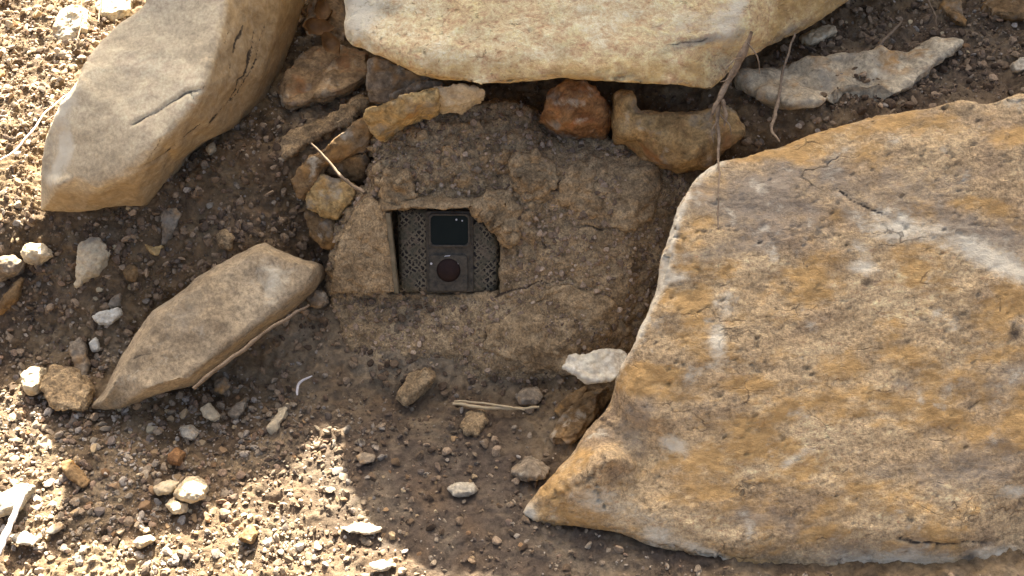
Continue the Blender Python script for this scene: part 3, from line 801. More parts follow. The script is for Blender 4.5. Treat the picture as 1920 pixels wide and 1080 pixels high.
sp = plate('sensor_panel', rrect(a[0], b[1], b[0], a[1], .005), -.002, .0036, M['casing'], tc, .0015)
def dome(name, c, r, h, z, mat, parent):
    bm = bmesh.new()
    bmesh.ops.create_uvsphere(bm, u_segments=24, v_segments=12, radius=1)
    bmesh.ops.delete(bm, geom=[v for v in bm.verts if v.co.z < -.05], context='VERTS')
    for v in bm.verts: v.co = Vector((c[0] + v.co.x * r, c[1] + v.co.y * r, z + v.co.z * h))
    me = bpy.data.meshes.new(name); bm.to_mesh(me); bm.free(); me.materials.append(mat)
    for p in me.polygons: p.use_smooth = True
    return link(name, me, parent)
dome('motion_sensor', lc(841, 507), .0145, .006, .0036, M['sensor'], sp)
c = lc(841, 507)
plate('sensor_ring', arc(c[0], c[1], .0175, 0, 350, 35), .0034, .0046, M['casing'], sp, 0, arc(c[0], c[1], .0147, 0, 350, 35))
for qx, qy, rr in ((808, 494, .0014), (859, 494, .0011)):
    c = lc(qx, qy); plate('led', arc(c[0], c[1], rr, 0, 330, 11), .0036, .0044, M['led'], sp, 0)
c = lc(838, 480); plate('badge', [(c[0] - .0045, c[1] - .0018), (c[0] + .002, c[1] - .0008), (c[0] + .0045, c[1] + .0016), (c[0] - .002, c[1] + .001)], .0034, .0041, M['led'], sp, 0)
for yy in (405, 425, 445, 465, 485, 505, 525):
    c = lc(893, yy); plate('latch_rib', rrect(c[0] - .0035, c[1] - .003, c[0] + .0035, c[1] + .003, .001, 3), -.008, -.0045, M['casing'], tc, 0)

box = bpy.data.objects.new('camera_box', None); COL.objects.link(box); box.location = at(690, 548, -.06)
tag(box, "earth smeared box framing the trail camera, with an open side panel", "box")
def box_part(o):
    o.parent = box; o.location = Vector(o.location) - box.location
bx = rock('side_panel', P_('623,550,-.078 626,500,-.070 640,445,-.055 664,396,-.038 690,372,-.032 712,384,-.046 724,394,-.060 730,450,-.076 736,500,-.086 741,549,-.098'),
          P_('680,440,-.066 690,500,-.080 655,500,-.072 705,420,-.060'), (0, .035, -.012), .0022, M['clay_rock'], 1, ((.003, 24, 4), (.002, 90, 3), (.0008, 240, 2)), shrink=.97,
          cracks=(([(668, 458), (685, 445), (705, 436)], 5, .004), ([(690, 440), (697, 465), (712, 478)], 5, .004), ([(675, 480), (700, 490)], 5, .003), ([(672, 532), (680, 545)], 5, .004)))
box_part(bx)
tp = rock('top_panel', P_('712,396,-.062 714,386,-.060 730,372,-.045 800,368,-.040 890,374,-.042 889,391,-.062 820,393,-.066 760,394,-.066'), P_('760,382,-.062 830,381,-.062'), (0, .05, -.006), .0018, M['clay_rock'], 1,
          ((.0015, 40, 4), (.0008, 160, 3)), shrink=.98)
box_part(tp)
eg = plate('panel_edge', [lc(724, 393), lc(738, 549), lc(746, 549), lc(733, 393)][::1], .003, .0155, M['olive'], None, .001)
eg.rotation_euler = CAMROT.to_euler(); eg.location = CO
box_part(eg)

# ------------------------------------------------------------------ stones one can point at
rim = lambda v: (lambda x, y: v)
def stone_marks(px, py, v, nz):
    s = np.zeros((len(v), 4))
    s[:, 0] = fbm(v, 34, 3, .6, 51.0) * .7 - .1
    s[:, 1] = fbm(v, 30, 4, .6, 41.0) * .9
    s[:, 3] = fbm(v, 26, 4, .6, 61.0) * .9 + .05
    return s
STONES = [
 ("gold curved stone wedged under the overhanging boulder", '680,212 700,198 740,182 800,160 822,158 818,196 780,206 745,224 706,257 690,244', .012, .06, 'gold', lambda x, y: -.012 + (x - 690) * .00004, .75, 0),
 ("dark brown bent stone running down from the gold curved stone", '600,282 640,245 684,212 696,248 690,268 645,292 605,308 580,350 562,372 548,340 566,305', .010, .05, 'brown', lambda x, y: .012 - (y - 280) * .0003, .6, 0),
 ("thin tan stone between the gold curved stone and the dark cavity", '814,160 860,156 912,168 905,178 862,196 820,198', .008, .05, 'left', lambda x, y: .0, .7, 0),
 ("grey flake leaning under the left end of the pale gold boulder", '688,105 740,118 835,160 780,180 720,192 692,186 684,150', .008, .05, 'greystone', lambda x, y: .05, .7, 0),
 ("pale grey flake just above the gold curved stone", '728,178 760,160 800,146 838,158 800,164 738,190', .006, .03, 'greystone', lambda x, y: .03, .7, 0),
 ("angular orange tan block below the dark bent stone", '575,352 600,326 640,334 664,343 664,366 630,411 600,402 574,390', .014, .04, 'gold', lambda x, y: -.005 - (y - 350) * .0003, .72, 0),
 ("grey brown wedge behind the orange tan block", '598,312 640,294 690,284 682,345 640,336 600,328', .008, .05, 'brown', lambda x, y: .018, .7, 0),
 ("dark brown block under the orange tan block", '570,390 600,402 634,412 635,468 605,464 580,440', .012, .04, 'brown', lambda x, y: -.018 - (y - 420) * .0003, .7, 0),
 ("ragged brown flake stone between the two upper boulders", '514,192 530,140 558,100 600,84 650,88 686,100 690,140 640,178 580,188 545,196', .024, .05, 'flake', None, .8, [(590, 150, .012), (610, 165, .04)]),
 ("upright rusty brown flake at the top edge between the boulders", '566,62 578,12 600,-25 648,-25 656,60 642,104 604,96', .02, .03, 'flake', None, .7, [(610, 40, .04)]),
 ("earthy ridge shaped stone below the ragged flake stone", '505,272 560,236 640,205 690,172 690,200 640,236 580,262 530,302', .012, .03, 'clay_rock', None, .5, 0),
 ("rust red angular stone under the middle of the overhanging boulder", '1004,214 1022,180 1040,156 1080,148 1110,158 1150,200 1152,222 1136,250 1085,256 1040,240', .022, .08, 'red', lambda x, y: .015, .6, [(1080, 195, .03), (1060, 225, .03)]),
 ("broad rusty brown rounded stone with a jagged top edge", '1150,200 1160,168 1185,165 1200,200 1260,212 1330,205 1370,190 1400,205 1410,240 1370,270 1330,305 1285,312 1240,298 1200,262 1155,252', .026, .08, 'rustgold', lambda x, y: .0 - (y - 230) * .0003, .66, [(1180, 190, .02), (1280, 250, .035)]),
 ("long flat grey tan slab lying behind the largest boulder", '1388,150 1398,128 1440,114 1500,106 1560,102 1620,102 1700,91 1764,72 1806,76 1754,118 1692,174 1672,182 1600,177 1530,194 1465,192 1415,174', .024, .03, 'flat', None, .9, [(1610, 140, .016), (1680, 160, .030)]),
 ("grey tan stone under the right end of the overhanging boulder", '1502,66 1530,48 1565,44 1572,58 1540,79 1508,83', .018, .03, 'left', None, .6, 0),
 ("pointed brown stone at the top edge above the flat slab", '1762,15 1772,-5 1800,-12 1815,48 1792,38', .016, .03, 'brown', None, .6, 0),
 ("white stone chip at the right edge above the largest boulder", '1898,118 1920,104 1945,120 1925,132 1903,131', .012, .02, 'pale', None, .6, 0),
 ("dark brown stone in the upper right corner", '1845,0 1880,-25 1950,-15 1960,25 1905,34 1865,26', .025, .04, 'brown', None, .6, 0),
 ("white flat stone tucked behind the left edge of the largest boulder", '1056,690 1070,668 1110,661 1150,655 1180,656 1174,690 1150,713 1102,718 1086,702', .006, .02, 'white', lambda x, y: -.19 - (y - 690) * .0006, .85, 0),
 ("grey wedge stone beside the lower left tip of the largest boulder", '955,886 985,857 1014,858 1032,878 1020,898 975,901', .016, .02, 'greystone', None, .6, 0),
 ("oval pale grey stone alone on the dark earth", '838,916 858,905 888,907 896,919 880,932 850,930', .010, .015, 'pale', None, .65, 0),
 ("small flat grey stone near the shadow edge", '663,856 680,848 704,852 701,867 674,871', .008, .012, 'greystone', None, .7, 0),
 ("round grey stone behind the dry straw", '965,745 982,727 1008,726 1022,742 1006,758 976,759', .015, .02, 'greystone', None, .6, 0),
 ("brown crumbly clod in front of the dry straw", '864,795 880,772 905,770 913,790 896,815 872,811', .010, .02, 'clay_rock', None, .6, 0),
 ("dark layered rock beside the left edge of the largest boulder", '1030,832 1060,772 1098,742 1140,722 1146,746 1120,782 1082,826 1050,843', .020, .03, 'brown', None, .6, 0),
 ("small dark rock between the white flat stone and the straw", '1036,772 1068,738 1102,724 1092,750 1056,786', .012, .03, 'brown', None, .6, 0),
 ("earthy striped lump at the foot of the mound", '742,750 768,706 800,688 818,704 792,736 762,758', .012, .03, 'clay_rock', None, .6, 0),
 ("round pinkish pebble next to the box of the trail camera", '575,560 589,541 611,547 616,567 600,579 582,574', .016, .02, 'greystone', None, .6, 0),
 ("tall tan stone standing in the bank below the leaning slab", '150,448 180,443 198,450 203,472 190,500 152,536 133,546 140,490', .016, .03, 'left', None, .6, 0),
 ("pointed tan stone near the left edge", '36,472 50,455 80,454 97,478 70,497 46,491', .016, .02, 'left', None, .5, 0),
 ("pinkish grey stone cut by the left edge", '-12,486 20,477 46,492 32,512 -12,528', .016, .02, 'greystone', None, .6, 0),
 ("thin brown sliver leaning at the left edge", '-8,572 25,532 42,519 30,562 -8,594', .010, .015, 'brown', None, .5, 0),
 ("tapering grey splinter in the bank under the leaning slab", '303,396 330,387 341,402 322,440 304,466 300,430', .010, .015, 'greystone', None, .5, 0),
 ("small tan chip at the foot of the grey splinter", '267,455 288,463 306,457 298,480 284,478', .010, .015, 'gold', None, .6, 0),
 ("white angular chip in the dark bank at left", '169,593 190,582 222,576 227,590 201,613 182,608', .012, .015, 'white', None, .65, 0),
 ("grey green chip leaning on the white angular chip", '200,572 212,555 226,546 224,575 206,580', .008, .015, 'greystone', None, .6, 0),
 ("upright pink grey shard above the long flat brown slab's lower end", '128,652 145,629 158,640 163,690 158,730 140,692', .012, .015, 'greystone', None, .5, 0),
 ("tiny white chip beside the upright shard", '165,641 180,631 187,655 171,661', .008, .012, 'white', None, .6, 0),
 ("lumpy brown clod by the lower end of the long flat slab", '76,722 100,690 140,694 170,730 152,766 110,772 90,757', .022, .03, 'clay_rock', None, .6, 0),
 ("tan stone half in sunlight at the left", '38,702 55,684 80,690 79,730 56,740 42,730', .022, .03, 'left', None, .6, 0),
 ("rounded cream stone in sunlight at the edge of the slab's shadow", '325,930 339,901 364,892 386,912 383,936 355,946', .024, .025, 'left', None, .62, 0),
 ("small pinkish stone touching the rounded cream stone", '307,946 325,931 350,945 346,962 320,966', .014, .02, 'left', None, .6, 0),
 ("tan stone just behind the rounded cream stone", '284,916 310,899 336,905 322,926 296,929', .014, .02, 'left', None, .6, 0),
 ("white stone under the bleached stick at the left edge", '-12,932 30,909 62,912 42,950 -12,978', .018, .02, 'pale', None, .6, 0),
 ("flat white chip right of the bleached stick", '14,1006 40,997 72,1008 62,1023 30,1021', .010, .012, 'pale', None, .65, 0),
 ("narrow cream chip in sunlit gravel at lower left", '80,996 112,977 120,988 96,1004', .008, .01, 'pale', None, .6, 0),
 ("large white stone in sunlight at the upper left", '92,60 110,20 140,4 165,20 162,60 132,83 102,81', .024, .03, 'pale', None, .6, 0),
 ("white stone at the top edge beside the leaning slab", '176,6 200,-10 246,-6 241,25 210,39 186,26', .020, .025, 'pale', None, .6, 0),
 ("slim tan shard standing in sunlit gravel", '500,802 524,766 541,754 536,782 511,818', .014, .015, 'left', None, .5, 0),
 ("dark brown shard on the shadow's left edge", '108,868 128,861 168,905 152,916 122,892', .010, .015, 'brown', None, .5, 0),
 ("pale lavender grey stone in the slab's shadow", '335,801 355,796 373,812 360,826 340,819', .012, .015, 'pale', None, .65, 0),
 ("cream stone in shade below the long flat slab", '374,766 390,756 413,780 401,791 380,783', .012, .015, 'left', None, .6, 0),
 ("brown stone in sunlit gravel near the bottom", '443,1010 470,983 482,1000 471,1022', .016, .02, 'brown', None, .6, 0),
 ("oval tan stone near the bottom edge at left", '248,1017 280,1002 290,1014 260,1031', .012, .015, 'left', None, .6, 0),
 ("brick red pebble in the slab's shadow", '309,857 330,838 346,850 336,873 318,871', .014, .015, 'red', None, .6, 0),
 ("grey round pebble beside the twig's lower end", '400,717 420,705 433,725 416,739 402,733', .012, .015, 'greystone', None, .6, 0),
 ("grey slanting chip below the twig", '424,777 445,755 461,744 456,771 440,786', .010, .015, 'greystone', None, .6, 0),
 ("flat cream chip on the shadow edge near the bottom", '634,990 690,984 722,993 692,1004 650,999', .008, .01, 'pale', None, .65, 0),
 ("small tan stone resting under the leaning slab's right edge", '384,277 400,264 404,280 391,291', .010, .012, 'left', None, .6, 0),
 ("small pale stone stuck in the upper face of the mound", '884,319 894,310 906,317 898,327', .006, .01, 'greystone', None, .6, 0),
 ("grey stone stuck in the cracked clod of the mound", '1093,328 1112,319 1123,334 1106,344', .006, .01, 'greystone', None, .6, 0),
 ("small brown stone in the bank beside the grey splinter", '228,505 245,492 262,505 254,528 236,526', .010, .012, 'brown', None, .6, 0),
 ("reddish clump in the bank left of the dark bent stone", '405,440 425,428 438,445 430,468 412,462', .012, .015, 'clay_rock', None, .6, 0),
 ("small cream chip near the bottom below the dark earth", '690,1058 715,1050 735,1060 718,1072 698,1070', .010, .012, 'pale', None, .6, 0),
]
CLODS = [
 ("large rounded earth clod on the right shoulder of the mound", '1060,335 1080,302 1130,277 1190,282 1235,306 1250,345 1235,395 1190,424 1120,430 1072,412 1055,370', .016, .03),
 ("pale earth clod overhanging the upper right corner of the trail camera", '887,388 905,366 938,360 966,380 970,430 956,464 940,452 926,426 906,404', .010, .02, lambda x, y: -.050 - (y - 395) * .00038),
 ("broad earth clod low on the mound beside the largest boulder", '930,590 1000,545 1080,530 1160,565 1180,622 1130,682 1040,702 960,690 905,650', .008, .03),
 ("tan earth clod above the box of the trail camera", '714,340 738,316 768,330 776,368 752,388 722,382', .012, .02),
 ("dark earth clod high in the middle of the mound", '960,300 1000,285 1040,305 1045,345 1010,370 970,350', .010, .02),
]
for lab, ol, lift, thick, *yy in CLODS:
    tag(stone('earth_clod', P_(ol), lift * .7, thick, M['clay_rock'], yy[0] if yy else None, None, .62, carve=crumble, voxel=.0022), lab, "earth clod", "clods on the earth mound")
for lab, ol, lift, thick, mt, y, fl, ridge in STONES:
    tag(stone('stone', P_(ol), lift, thick, M[mt], y, ridge or None, fl, chips=0 if 'flat grey tan slab' in lab or 'bent' in lab or 'sliver' in lab else 14, edge=1.0 if 'flat grey tan slab' in lab else .9 if 'flat ' in lab or 'flake' in lab or 'curved' in lab or 'chip' in lab else .6, marks=None if mt == 'clay_rock' else stone_marks, carve=crumble if mt == 'clay_rock' else None, layers=90 if 'layered' in lab or 'striped' in lab or 'ragged' in lab else 0), lab, "stone", "stones scattered on the slope")

# ------------------------------------------------------------------ twigs, roots, straw, leaves
def tube(name, pts, radii, mat, sides=7, knots=.15):
    pts = [np.array(p) for p in pts]
    fine = []; rad = []
    n = len(pts)
    for i in range(n - 1):
        p0, p1, p2, p3 = pts[max(i - 1, 0)], pts[i], pts[i + 1], pts[min(i + 2, n - 1)]
        for t in np.linspace(0, 1, 9)[:-1]:
            fine.append(.5 * ((2 * p1) + (p2 - p0) * t + (2 * p0 - 5 * p1 + 4 * p2 - p3) * t * t + (3 * p1 - p0 - 3 * p2 + p3) * t ** 3))
            rad.append(radii[i] * (1 - t) + radii[i + 1] * t)
    fine.append(pts[-1]); rad.append(radii[-1])
    fine = np.array(fine); rad = np.array(rad)
    fine = fine + np.stack([fbm(fine, 50, 2, .5, k * 9.1) for k in range(3)], 1) * .0016
    rad = rad * (1 + fbm(fine, 130, 2) * knots * 2)
    co = []; up = np.array([0, -.3, 1.0])
    for i in range(len(fine)):
        d = fine[min(i + 1, len(fine) - 1)] - fine[max(i - 1, 0)]; d /= np.linalg.norm(d)
        if abs(d @ up) > .9: up = np.array([1.0, 0, 0])
        a_ = np.cross(d, up); a_ /= np.linalg.norm(a_); b_ = np.cross(a_, d)
        for k in range(sides):
            w = 2 * math.pi * k / sides
            co.append(fine[i] + rad[i] * (a_ * math.cos(w) + b_ * math.sin(w)))
    co = np.array(co)
    q = []
    for i in range(len(fine) - 1):
        for k in range(sides):
            k2 = (k + 1) % sides
            q.append((i * sides + k, i * sides + k2, (i + 1) * sides + k2, (i + 1) * sides + k))
    org = co.mean(0)
    me = mesh_from(name, co - org, q, mat, True)
    return link(name, me, None, org)

def lay(l, off=.012):
    """points along something that lies on the ground"""
    o = []
    for a_, b_ in P_(l):
        h = hit(a_, b_)[0]
        o.append(at(a_, b_, h[1] - off))
    return o
def hang(l): return [at(*p) for p in P_(l)]
PXM = .00064
tag(tube('root', hang('1408,60,.0 1395,100,-.004 1368,150,-.014 1350,182,-.028 1346,225,-.045 1348,262,-.06 1347,300,-.085 1348,345,-.135 1346,430,-.178'), [.002, .0044, .0042, .0032, .0026, .002, .0014, .0011, .0007], M['root']),
    "dark frayed root hanging from the right corner of the pale gold boulder", "root")
fz = tube('root', hang('1350,182,-.034 1338,205,-.045 1332,228,-.048'), [.003, .0024, .0008], M['root']); tag(fz, "short rootlet curling left off the hanging frayed root", "root")
tag(tube('root', hang('1352,188,-.036 1362,215,-.045 1358,238,-.052'), [.003, .0022, .0006], M['root']), "short rootlet curling right off the hanging frayed root", "root")
for k_, l_ in enumerate(('1402,80,-.004 1420,110,-.016 1424,140,-.022', '1378,132,-.014 1362,150,-.022 1350,152,-.026', '1346,228,-.05 1336,245,-.058 1338,268,-.064', '1349,215,-.044 1366,232,-.052 1372,255,-.058', '1392,108,-.01 1376,112,-.018 1360,130,-.022')):
    tag(tube('root', hang(l_), [.0012, .0008, .0004], M['root']), ("hair thin rootlet hanging right of the thick end of the frayed root", "hair thin rootlet left of the frayed root's middle", "hair thin rootlet under the left curl of the frayed root", "hair thin rootlet beyond the right curl of the frayed root", "hair thin rootlet bending left from the frayed root's upper part")[k_], "root")
tag(tube('root', hang('1490,62,.07 1472,120,.045 1462,170,.02 1453,215,-.02 1447,240,-.045 1462,266,-.085'), [.0012, .0016, .0018, .0024, .002, .0009], M['root']), "pale thin root dangling over the flat slab onto the largest boulder", "root")
tag(tube('twig', hang('584,268,.0 612,298,-.015 645,335,-.04 668,352,-.06 684,362,-.072'), [.0012, .0017, .0021, .0026, .0018], M['twig']), "thin dry twig slanting across the dark bent stone to the box", "twig")
tag(tube('twig', hang('688,360,-.07 676,374,-.066 664,388,-.06'), [.0018, .0015, .001], M['twig']), "short twig stub below the thin dry twig's end", "twig")
tag(tube('stem', lay('0,300 30,282 58,248 92,205 142,165', .03), [.0013, .0014, .0014, .0013, .0009], M['palewood']), "thin pale dry stem bending in front of the leaning slab's left end", "stem")
tag(tube('stick', lay('-6,1040 12,1000 30,958 52,908', .022), [.0042, .004, .0036, .002], M['palewood']), "bleached straight stick at the lower left edge", "stick")
tag(tube('twig', hang('362,728,-.222 440,668,-.19 505,618,-.16 580,572,-.12'), [.0022, .0026, .0024, .0012], M['twig']), "long straight twig lying along the long flat slab's lower edge", "twig")
tag(tube('straw', lay('850,756 905,764 960,766 1012,763', .012), [.0016, .0022, .0022, .0012], M['straw']), "dry golden straw lying flat on the dark earth", "straw")
tag(tube('straw', lay('852,752 900,756 952,764 985,768', .015), [.0010, .0013, .0013, .0008], M['straw']), "thinner straw crossing the dry golden straw", "straw")
tag(tube('stem', lay('557,742 558,724 567,713 585,705', .014), [.0012, .0018, .0018, .0006], M['palewood']), "curled white dry stem at the sunlit edge of the ramp", "stem")
tag(tube('stem', lay('146,75 152,40 155,-20', .03), [.0012, .0011, .0009], M['twig']), "thin brown stem in front of the large white upper left stone", "stem")
tag(tube('stem', lay('184,42 188,10 192,-25', .03), [.0012, .0012, .0009], M['twig']), "thin brown stem in front of the white stone at the top edge", "stem")
tag(tube('stem', lay('1732,-5 1752,22 1756,50', .02), [.0012, .0012, .0008], M['twig']), "thin bent stem left of the pointed brown stone", "stem")
tag(tube('stem', lay('560,-10 548,40 530,80', .02), [.0016, .0016, .001], M['twig']), "thin brown stem beside the curled leaves", "stem")
tag(tube('stem', lay('1640,95 1662,70 1690,40', .014), [.0014, .002, .0016], M['twig']), "short broken stem behind the flat slab", "stem")

def leaf(px, py, off, length, width, rot, lab):
    n, m = 14, 7
    co = []
    for i in range(n):
        t = i / (n - 1)
        w = width * (math.sin(math.pi * t) ** .7) * (1 - .25 * t)
        for j in range(m):
            s = j / (m - 1) * 2 - 1
            th = s * 1.5 + .8 * math.sin(5 * t + px)
            co.append(((t - .5) * length * .8, w * math.sin(th), w * (1 - math.cos(th)) * .9 + .9 * length * (t - .45) ** 2))
    co = np.array(co); co[:, 2] += fbm(co + px, 90, 3) * .006
    bot = co - np.array([0, 0, .0006])
    q = []
    N = n * m
    for i in range(n - 1):
        for j in range(m - 1):
            a_, b_, c_, d_ = i * m + j, i * m + j + 1, (i + 1) * m + j + 1, (i + 1) * m + j
            q += [(a_, d_, c_, b_), (N + a_, N + b_, N + c_, N + d_)]
    rim_ = [i * m for i in range(n)] + [(n - 1) * m + j for j in range(1, m)] + [i * m + m - 1 for i in range(n - 2, -1, -1)] + [j for j in range(m - 2, 0, -1)]
    for a_, b_ in zip(rim_, rim_[1:] + rim_[:1]): q.append((a_, b_, N + b_, N + a_))
    o = link('leaf', mesh_from('leaf', np.concatenate([co, bot]), q, M['leaf'], True))
    h = hit(px, py)[0]
    o.location = at(px, py, h[1] - off); o.rotation_euler = rot
    tag(o, lab, "leaf", "dry leaves between the upper boulders")
leaf(590, 55, .05, .055, .014, (.9, .3, .5), "curled rust brown leaf between the upper boulders")
leaf(600, 22, .05, .05, .014, (.7, -.6, 1.4), "upright dry leaf above the curled rust brown leaf")
leaf(625, 80, .05, .045, .013, (1.1, .9, -.5), "folded dry leaf resting on the ragged flake stone")
leaf(560, 25, .05, .03, .008, (.8, .2, 2.2), "small pale tipped dry leaf left of the curled leaf")

# ------------------------------------------------------------------ pebbles and gravel
def facet_stone(rng, sub):
    bm = bmesh.new(); bmesh.ops.create_icosphere(bm, subdivisions=sub, radius=1)
    v = np.array([x.co[:] for x in bm.verts]); t = np.array([[x.index for x in f.verts] for f in bm.faces]); bm.free()
    for _ in range(13):
        n = rng.normal(size=3); n /= np.linalg.norm(n)
        c = rng.uniform(.45, .85); d = v @ n
        v = v - np.outer(np.clip(d - c, 0, None), n)
    v = v * (1 + .06 * fbm(v * 1.0 + rng.uniform(0, 50), 1.6, 3)[:, None])
    v *= np.array([rng.uniform(.85, 1.25), rng.uniform(.75, 1.0), rng.uniform(.45, .8)])
    return v / np.abs(v).max(), t

def rot_matrix(rng, n, nrm, tilt):
    ang = rng.uniform(0, 2 * math.pi, n)
    z = nrm + rng.normal(size=(n, 3)) * tilt; z /= np.linalg.norm(z, axis=1)[:, None]
    a_ = np.cross(z, np.array([.3, .9, .1])); a_ /= np.linalg.norm(a_, axis=1)[:, None]
    b_ = np.cross(z, a_)
    x = a_ * np.cos(ang)[:, None] + b_ * np.sin(ang)[:, None]
    y = np.cross(z, x)
    return np.stack([x, y, z], -1)

HIDDEN = [P_(l) for l in ('70,396 150,130 270,0 530,0 490,150 330,300 265,388', '650,0 650,75 780,150 1340,178 1600,0', '975,962 1150,700 1290,335 1480,262 1920,172 1920,1080 1385,1078', '165,768 285,580 490,455 600,495 540,580 360,720')]
SPOTS = [P_(s[1]) for s in STONES]
def density(u, v):
    """how thickly stones lie, by spot: gravel fans thick, ramp and dark floor thin"""
    d = .45 + 0 * u
    d = d + blob(u, v, 80, 120, 260, 230) * .9 + blob(u, v, 330, 900, 330, 190) * 1.1 + blob(u, v, 40, 780, 130, 150) * .8 + blob(u, v, 580, 800, 130, 80) * .6 + blob(u, v, 560, 1040, 260, 60) * .6
    d = d * (1 - .82 * np.clip(blob(u, v, 790, 650, 260, 95, -8) * 1.2, 0, 1)) * (1 - .55 * blob(u, v, 860, 960, 200, 170))
    return np.clip(d, .03, 1.6)

PAL = np.array([[.29, .225, .145], [.34, .275, .185], [.24, .18, .115], [.38, .32, .235], [.30, .21, .135], [.20, .16, .12], [.42, .37, .29], [.25, .165, .10], [.31, .265, .20]]) * np.array([1, .98, .94])
# loose pebbles, each its own object
zones = [
  ("in the sunlit gravel at the slope's foot", "pebbles in the sunlit gravel", 105, lambda u, v: blob(u, v, 330, 990, 400, 90) + blob(u, v, 40, 820, 90, 120) + blob(u, v, 590, 800, 110, 60) * .7, (9, 22)),
  ("in the shadow of the leaning slab", "pebbles in the slab's shadow", 75, lambda u, v: blob(u, v, 300, 850, 150, 90), (10, 26)),
  ("on the sunlit bench behind the leaning slab", "pebbles on the sunlit bench", 45, lambda u, v: blob(u, v, 70, 180, 140, 170), (12, 30)),
  ("in the shaded bank under the leaning slab", "pebbles in the shaded bank", 30, lambda u, v: blob(u, v, 250, 520, 260, 110) + blob(u, v, 450, 360, 110, 100), (8, 18)),
  ("on the dark earth in front of the mound", "pebbles on the dark earth", 28, lambda u, v: blob(u, v, 850, 900, 170, 130), (7, 18)),
  ("on the shaded earth above the largest boulder", "pebbles above the largest boulder", 16, lambda u, v: blob(u, v, 1650, 90, 260, 90), (8, 18)),
]
SHADES = [('cream', (.40, .345, .26)), ('tan', (.34, .26, .175)), ('brown', (.21, .145, .095)), ('grey', (.27, .24, .21)), ('reddish', (.27, .18, .115))]
for nm, c_ in SHADES:
    M['pebble_' + nm] = rock_mat(nm + '_pebble', [g3(.75, c_), c_, g3(1.25, c_)], scale=70, fine=500, bumps=(.4, .001), rand=.15)
SHORT = [(s_[0], np.mean(P_(s_[1]), 0)) for s_ in STONES if len(s_[0].split()) <= 10]
used_labels = set()
def pebble_label(shade, size, u, v, where):
    """say which pebble it is: by its shade and size, then by the stone it lies beside"""
    big = 'tiny' if size < 11 else 'small' if size < 16 else 'larger'
    near = sorted(SHORT, key=lambda q_: np.hypot(q_[1][0] - u, q_[1][1] - v))[:4]
    for lab_, c_ in near:
        dx, dy = u - c_[0], v - c_[1]
        if np.hypot(dx, dy) > 190: break
        side = ('right of' if dx > 0 else 'left of') if abs(dx) > abs(dy) else ('just below' if dy > 0 else 'just above')
        l_ = f"{big} {shade} pebble {side} the {lab_}"
        if l_ not in used_labels:
            used_labels.add(l_); return l_
    return f"{big} {shade} pebble {where}"
variants = []
for k in range(15):
    v_, t_ = facet_stone(RNG, 3)
    sh = k % len(SHADES)
    me = mesh_from('pebble', v_, t_, M['pebble_' + SHADES[sh][0]], True, {'stain': np.zeros((len(v_), 4))}); me.polygons.foreach_set('use_smooth', np.zeros(len(t_), bool))
    variants.append((me, SHADES[sh][0]))
VP = np.array([.5 if sh_ == 'reddish' else 1.0 for _, sh_ in variants]); VP /= VP.sum()
inframe = (GU > -20) & (GU < 1940) & (GV > -20) & (GV < 1100)
cover = np.zeros(len(GU), bool)
for poly in HIDDEN: cover |= in_poly(GU, GV, poly)
clear_ = cover.copy()
for poly in SPOTS: clear_ |= in_poly(GU, GV, poly)
base_w = GY_w = None
cand = np.where(inframe & ~clear_)[0]
taken = []
for lab, grp, count, w, (s0, s1) in zones:
    wt = w(GU[cand], GV[cand]) ** 1.5
    pick = RNG.choice(cand, 6 * count, p=wt / wt.sum())
    n = 0
    for i in pick:
        if n >= count: break
        size = s0 + (s1 - s0) * RNG.random() ** 2.2
        if any((GU[i] - a_) ** 2 + (GV[i] - b_) ** 2 < (size * .5 + c_) ** 2 for a_, b_, c_ in taken): continue
        taken.append((GU[i], GV[i], size * .5)); n += 1
        r = size * .46 * .00066
        me, shade = variants[RNG.choice(len(variants), p=VP)]
        o = link('pebble', me)
        m = rot_matrix(RNG, 1, GN[i][None], .3)[0]
        o.matrix_world = Matrix.Translation(Vector(GP[i] + GN[i] * r * .12)) @ Matrix(m.tolist()).to_4x4() @ Matrix.Diagonal((r * 1.1, r * 1.1, r * 1.1, 1))
        tag(o, pebble_label(shade, size, GU[i], GV[i], lab), "pebble", grp)

def scatter(name, points, nrm, size, sub, nvar, seed, tilt=.6, bright=1.0, pal=None):
    rng = np.random.default_rng(seed)
    protos = [facet_stone(rng, sub) for _ in range(nvar)]
    which = rng.integers(nvar, size=len(points))
    rot = rot_matrix(rng, len(points), nrm, tilt)
    pal = PAL[[0, 0, 0, 1, 1, 1, 2, 2, 3, 3, 4, 4, 5, 6, 7, 8]] if pal is None else pal
    tint = pal[rng.integers(len(pal), size=len(points))] * rng.uniform(.7, 1.2, (len(points), 1)) * np.reshape(bright, (-1, 1))
    cos, tris, cols = [], [], []; off = 0
    for k, (v_, t_) in enumerate(protos):
        ii = np.where(which == k)[0]
        if not len(ii): continue
        c = np.einsum('nij,vj->nvi', rot[ii], v_) * size[ii][:, None, None] + points[ii][:, None, :]
        cos.append(c.reshape(-1, 3)); nv = len(v_)
        tris.append((t_[None] + (np.arange(len(ii)) * nv)[:, None, None] + off).reshape(-1, 3)); off += nv * len(ii)
        cols.append(np.repeat(tint[ii], nv, 0))
    o = link(name, mesh_from(name, np.concatenate(cos), np.concatenate(tris), M['gravel'], False, {'tint': np.concatenate(cols)}))
    return tag(o, kind='stuff')

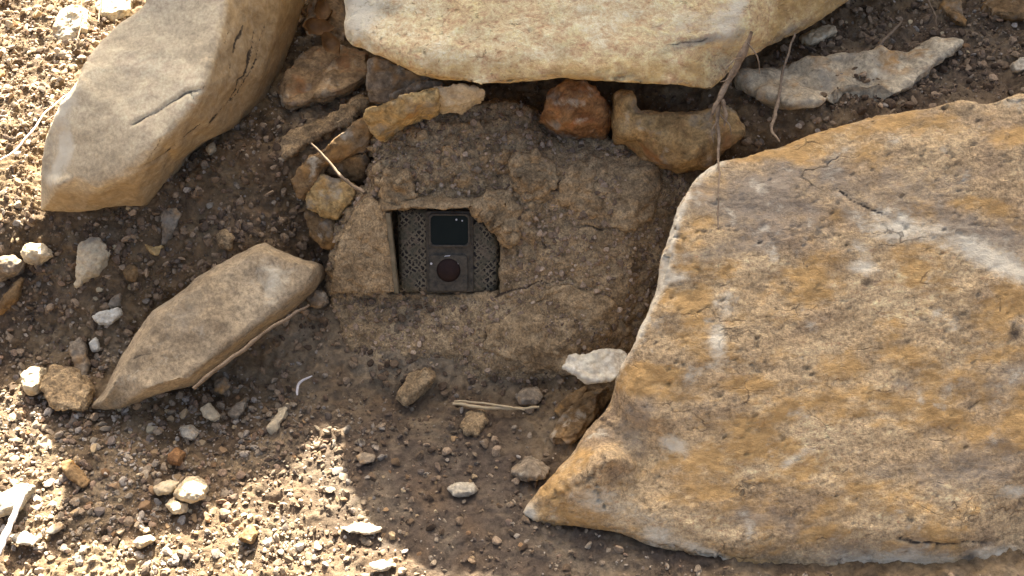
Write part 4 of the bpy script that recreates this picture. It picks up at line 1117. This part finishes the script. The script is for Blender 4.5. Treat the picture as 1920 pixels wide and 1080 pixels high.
qx = np.repeat(np.gradient(GXS)[None], GNY, 0).ravel(); 
pp = GP.reshape(GNY, GNX, 3)
qy = np.linalg.norm(np.gradient(pp, axis=0), axis=-1).ravel()
area = qx * qy
near_ = (GP[:, 1] > -.75) & (GP[:, 1] < .95) & (np.abs(GP[:, 0]) < 1.05) & ~(cover & inframe)
wt = area * near_ * density(GU, GV) * (.5 + smooth01(fbm(GP, 22, 3, .6, 31.0) + .5)); wt /= wt.sum()
rr = np.random.default_rng(3)
for nm, count, s0, s1, sub, nv in (('gravel', 19000, .0022, .0065, 2, 10), ('fine_gravel', 52000, .0009, .0027, 1, 8)):
    ii = rr.choice(len(GP), count, p=wt)
    sz = s0 + (s1 - s0) * rr.random(count) ** 3
    sz *= .6 + .5 * np.clip(density(GU[ii], GV[ii]), 0, 1)
    pos = GP[ii] + rr.normal(size=(count, 3)) * .0012 + GN[ii] * (sz * .2)[:, None]
    spot_tint = 1 - .42 * np.clip(blob(GU[ii], GV[ii], 300, 470, 360, 150) + blob(GU[ii], GV[ii], 800, 760, 330, 220) + blob(GU[ii], GV[ii], 1680, 110, 330, 140), 0, 1)   # darker tint on the bank, the ramp and the upper right
    scatter(nm, pos, GN[ii], sz, sub, nv, 40 + sub, bright=spot_tint)
EARTH = np.array([[.10, .068, .040], [.165, .113, .064], [.22, .155, .09], [.29, .21, .125], [.14, .10, .064]])
wt2 = area * near_ * np.clip(.25 + blob(GU, GV, 350, 470, 330, 170) * 1.2 + blob(GU, GV, 780, 640, 260, 110) * .7 + blob(GU, GV, 1650, 110, 300, 110), 0, 1.5) * smooth01(fbm(GP, 30, 3, .6, 77.0) + .55)
ii = rr.choice(len(GP), 20000, p=wt2 / wt2.sum())
sz = .0014 + .0062 * rr.random(20000) ** 3.2
scatter('earth_clods', GP[ii] + GN[ii] * (sz * .3)[:, None], GN[ii], sz, 2, 10, 55, 1.0, 1.0, EARTH)
# crumbs on the mound
me = mound.data
mv = np.empty(len(me.vertices) * 3, np.float32); me.vertices.foreach_get('co', mv); mv = mv.reshape(-1, 3) + np.array(mound.location)
mn = np.empty(len(me.vertices) * 3, np.float32); me.vertices.foreach_get('normal', mn); mn = mn.reshape(-1, 3)
mu, mw, _ = project(mv)
ok = (mn[:, 1] < .2) & ~((mu > 715) & (mu < 945) & (mw > 380) & (mw < 560))
ii = rr.choice(np.where(ok)[0], 9000)
sz = .0009 + .0042 * rr.random(9000) ** 5
scatter('earth_crumbs', mv[ii] + mn[ii] * (sz * .2)[:, None], mn[ii], sz, 2, 8, 77, 1.0, 1.15, np.array([[.22, .155, .095], [.30, .22, .14], [.36, .27, .175], [.17, .12, .075]]))
